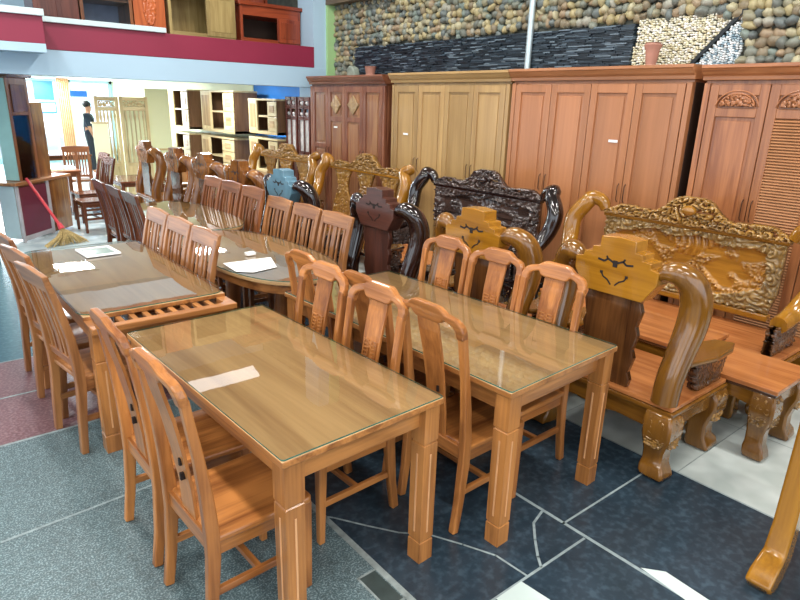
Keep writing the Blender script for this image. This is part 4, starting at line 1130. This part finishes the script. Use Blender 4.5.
MB().box(-.10, .16, 0, .04, 0, 1.40).build('board', CREAMP, t); MB().box(-.12, .18, -.01, .05, 1.40, 1.43).build('cap', W['cream']('x'), t)

# ================================================================== ON THE MEZZANINE
def mez_cab(label, x0, x1, h, body, doors, y=8.80, inner=None, cornice=True):
    """front at y facing -y; doors: list of (fraction0, fraction1, kind)"""
    w = x1-x0; t = thing('display_cabinet', label, 'cabinet', (x0, y, 2.422)); B = W[body]
    for a_, b_ in ((0, .04), (w-.04, w)): MB().box(a_, b_, 0, .5, 0, h).build('side_panel', B('z'), t, bevel=.004)
    MB().box(.04, w-.04, .48, .5, 0, h).build('back_board', inner or B('z'), t)
    MB().box(.04, w-.04, 0, .48, 0, .33).build('base', B('x'), t, bevel=.003)
    MB().box(.04, w-.04, 0, .48, h-.13, h).build('head_board', B('x'), t, bevel=.003)
    if cornice: MB().box(-.03, w+.03, -.03, .5, h, h+.05).build('cornice', B('x'), t, bevel=.008)
    for a, b, k in doors:
        xa, xb = w*a, w*b
        if k == 'door':
            d = MB().box(xa, xb, -.012, .02, .30, h-.13).build('door', B('z'), t, bevel=.004)
            MB().box(xa+.05, xb-.05, -.018, -.012, .36, h-.18).build('door_panel', B('z'), d, bevel=.003)
        elif k == 'carved':
            d = MB().box(xa, xb, -.012, .02, .0, h-.02).build('door', B('z'), t, bevel=.004)
            f = scrolls(44, .07); r = MB(); r.T = Matrix.Translation((0, -.012, 0)) @ Matrix.Rotation(-PI/2, 4, 'Z')
            xc = (xa+xb)/2
            r.relief(xc-.08, xc+.08, .36, h-.12, .012, lambda p, q: f(p, q)[0], lambda p, q: ((p-xc)/.08)**2+((q-(.36+h-.12)/2)/((h-.48)/2))**2 < 1, .004, .02)
            r.build('carved_medallion', B('z'), d, smooth='all')
        elif k == 'glass':
            d = MB().box(xa, xb, .004, .012, .30, h-.13).build('glass_door', WGLASS, t)
        elif k == 'shelf':
            MB().box(xa, xb, .03, .47, .33+(h-.46)*.5, .36+(h-.46)*.5).build('shelf', B('x'), t)
    return t
mez_cab('red-brown display cabinet with dark open front and orange door, right end of the mezzanine', 4.24, 5.22, .76, 'mezz_red', [(.60, .98, 'door')], inner=DARKIN)
mez_cab('tall red-brown cabinet standing behind, above the right end of the mezzanine', 4.35, 5.05, 1.4, 'mezz_red', [(0.1, .9, 'door')], y=9.5)
mez_cab('light olive wood cabinet with open square compartment on the mezzanine', 3.22, 4.16, .95, 'mezz_light', [(.55, 1, 'door')], cornice=False)
mez_cab('bright orange cabinet with carved medallion door on the mezzanine', 2.77, 3.17, .95, 'mezz_orange', [(0, 1, 'carved')], cornice=False)
mez_cab('dark glass-fronted cabinet with brown frame on the mezzanine, left of the orange cabinet', 2.14, 2.76, 1.0, 'chair_brown', [(.05, .65, 'glass'), (.65, .98, 'glass'), (0.06, .94, 'shelf')], cornice=False, inner=plain('pale_inner', hx('8c90a8'), .5))
mez_cab('dark red-brown carved cabinet on the mezzanine, left end above the red fascia', 1.63, 2.12, 1.0, 'maroon_frame', [(0, .5, 'door'), (.5, 1, 'door')])

# ================================================================== LIGHT
def area(name, loc, rot, sx, sy, e, col=(1, 1, 1)):
    l = bpy.data.lights.new(name, 'AREA'); l.shape = 'RECTANGLE'; l.size = sx; l.size_y = sy; l.energy = e; l.color = col
    o = bpy.data.objects.new(name, l); C.objects.link(o); o.location = loc; o.rotation_euler = rot
    return o
k = 0
for x in (-2.2, .6, 3.6):
    for y in (-2.4, .6, 3.6, 6.6):
        t = thing('ceiling_light', 'long fluorescent fitting on the hall ceiling', 'light', (x, y, 4.9), 0, 'fluorescent fittings on the hall ceiling')
        MB().box(-.14, .14, -.65, .65, -.09, 0).build('housing', WHITEP, t, bevel=.004)
        area('tube_light', (x, y, 4.80), (0, 0, 0), .22, 1.2, 78, (1, .97, .92))
for x, y in ((2.0, 10.5), (4.2, 10.5), (2.2, 14), (4.4, 14), (3.2, 17.5)):
    t = thing('ceiling_light', 'flat light panel under the mezzanine ceiling', 'light', (x, y, 2.30), 0, 'light panels under the mezzanine')
    MB().box(-.3, .3, -.3, .3, -.03, 0).build('housing', WHITEP, t, bevel=.004)
    area('panel_light', (x, y, 2.26), (0, 0, 0), .5, .5, 85, (.95, .98, 1))
area('mezzanine_tube', (3, 9.9, 4.6), (math.radians(-25), 0, 0), 3.5, .3, 9, (.97, .98, 1))
# fill added at the unseen shop front; daylight from left windows and far glazing
area('fill_front', (.7, -3.95, 2.0), (math.radians(90), 0, 0), 7.4, 3.4, 40, (.90, .95, 1))
area('daylight_left', (-3.95, 1.9, 2.3), (0, math.radians(-90), 0), 3.2, 10, 42, (.88, .94, 1))
area('daylight_far', (3.2, 20.3, 1.3), (math.radians(-90), 0, 0), 4.4, 1.8, 260, (.9, .96, 1))

w = bpy.data.worlds.new('sky'); sc.world = w; w.use_nodes = True
bg = w.node_tree.nodes['Background']; bg.inputs[0].default_value = (.80, .90, 1, 1); bg.inputs[1].default_value = 2.2

# ================================================================== CAMERA
f_, p_, r_, y_ = 609.3, math.radians(17.83), math.radians(1.7), math.radians(50.1)
fw = Vector((math.cos(p_)*math.cos(y_), math.cos(p_)*math.sin(y_), -math.sin(p_)))
rt = Vector((math.sin(y_), -math.cos(y_), 0)); up = rt.cross(fw)
R0 = math.cos(r_)*rt+math.sin(r_)*up; U0 = -math.sin(r_)*rt+math.cos(r_)*up
cam = bpy.data.cameras.new('camera'); co = bpy.data.objects.new('camera', cam); C.objects.link(co)
cam.sensor_width = 36; cam.lens = f_/800*36; cam.clip_start = .05; cam.clip_end = 200
M = Matrix((R0, U0, -fw)).transposed().to_4x4(); M.translation = (0, 0, 1.9); co.matrix_world = M
sc.camera = co
sc.view_settings.view_transform = 'Standard'; sc.view_settings.look = 'None'; sc.view_settings.gamma = 1; sc.view_settings.exposure = 0.0
sc.view_settings.use_curve_mapping = False
sc.cycles.use_denoising = True; sc.cycles.max_bounces = 8; sc.cycles.diffuse_bounces = 3; sc.cycles.glossy_bounces = 4; sc.cycles.transparent_max_bounces = 12
sc.cycles.sample_clamp_indirect = 6
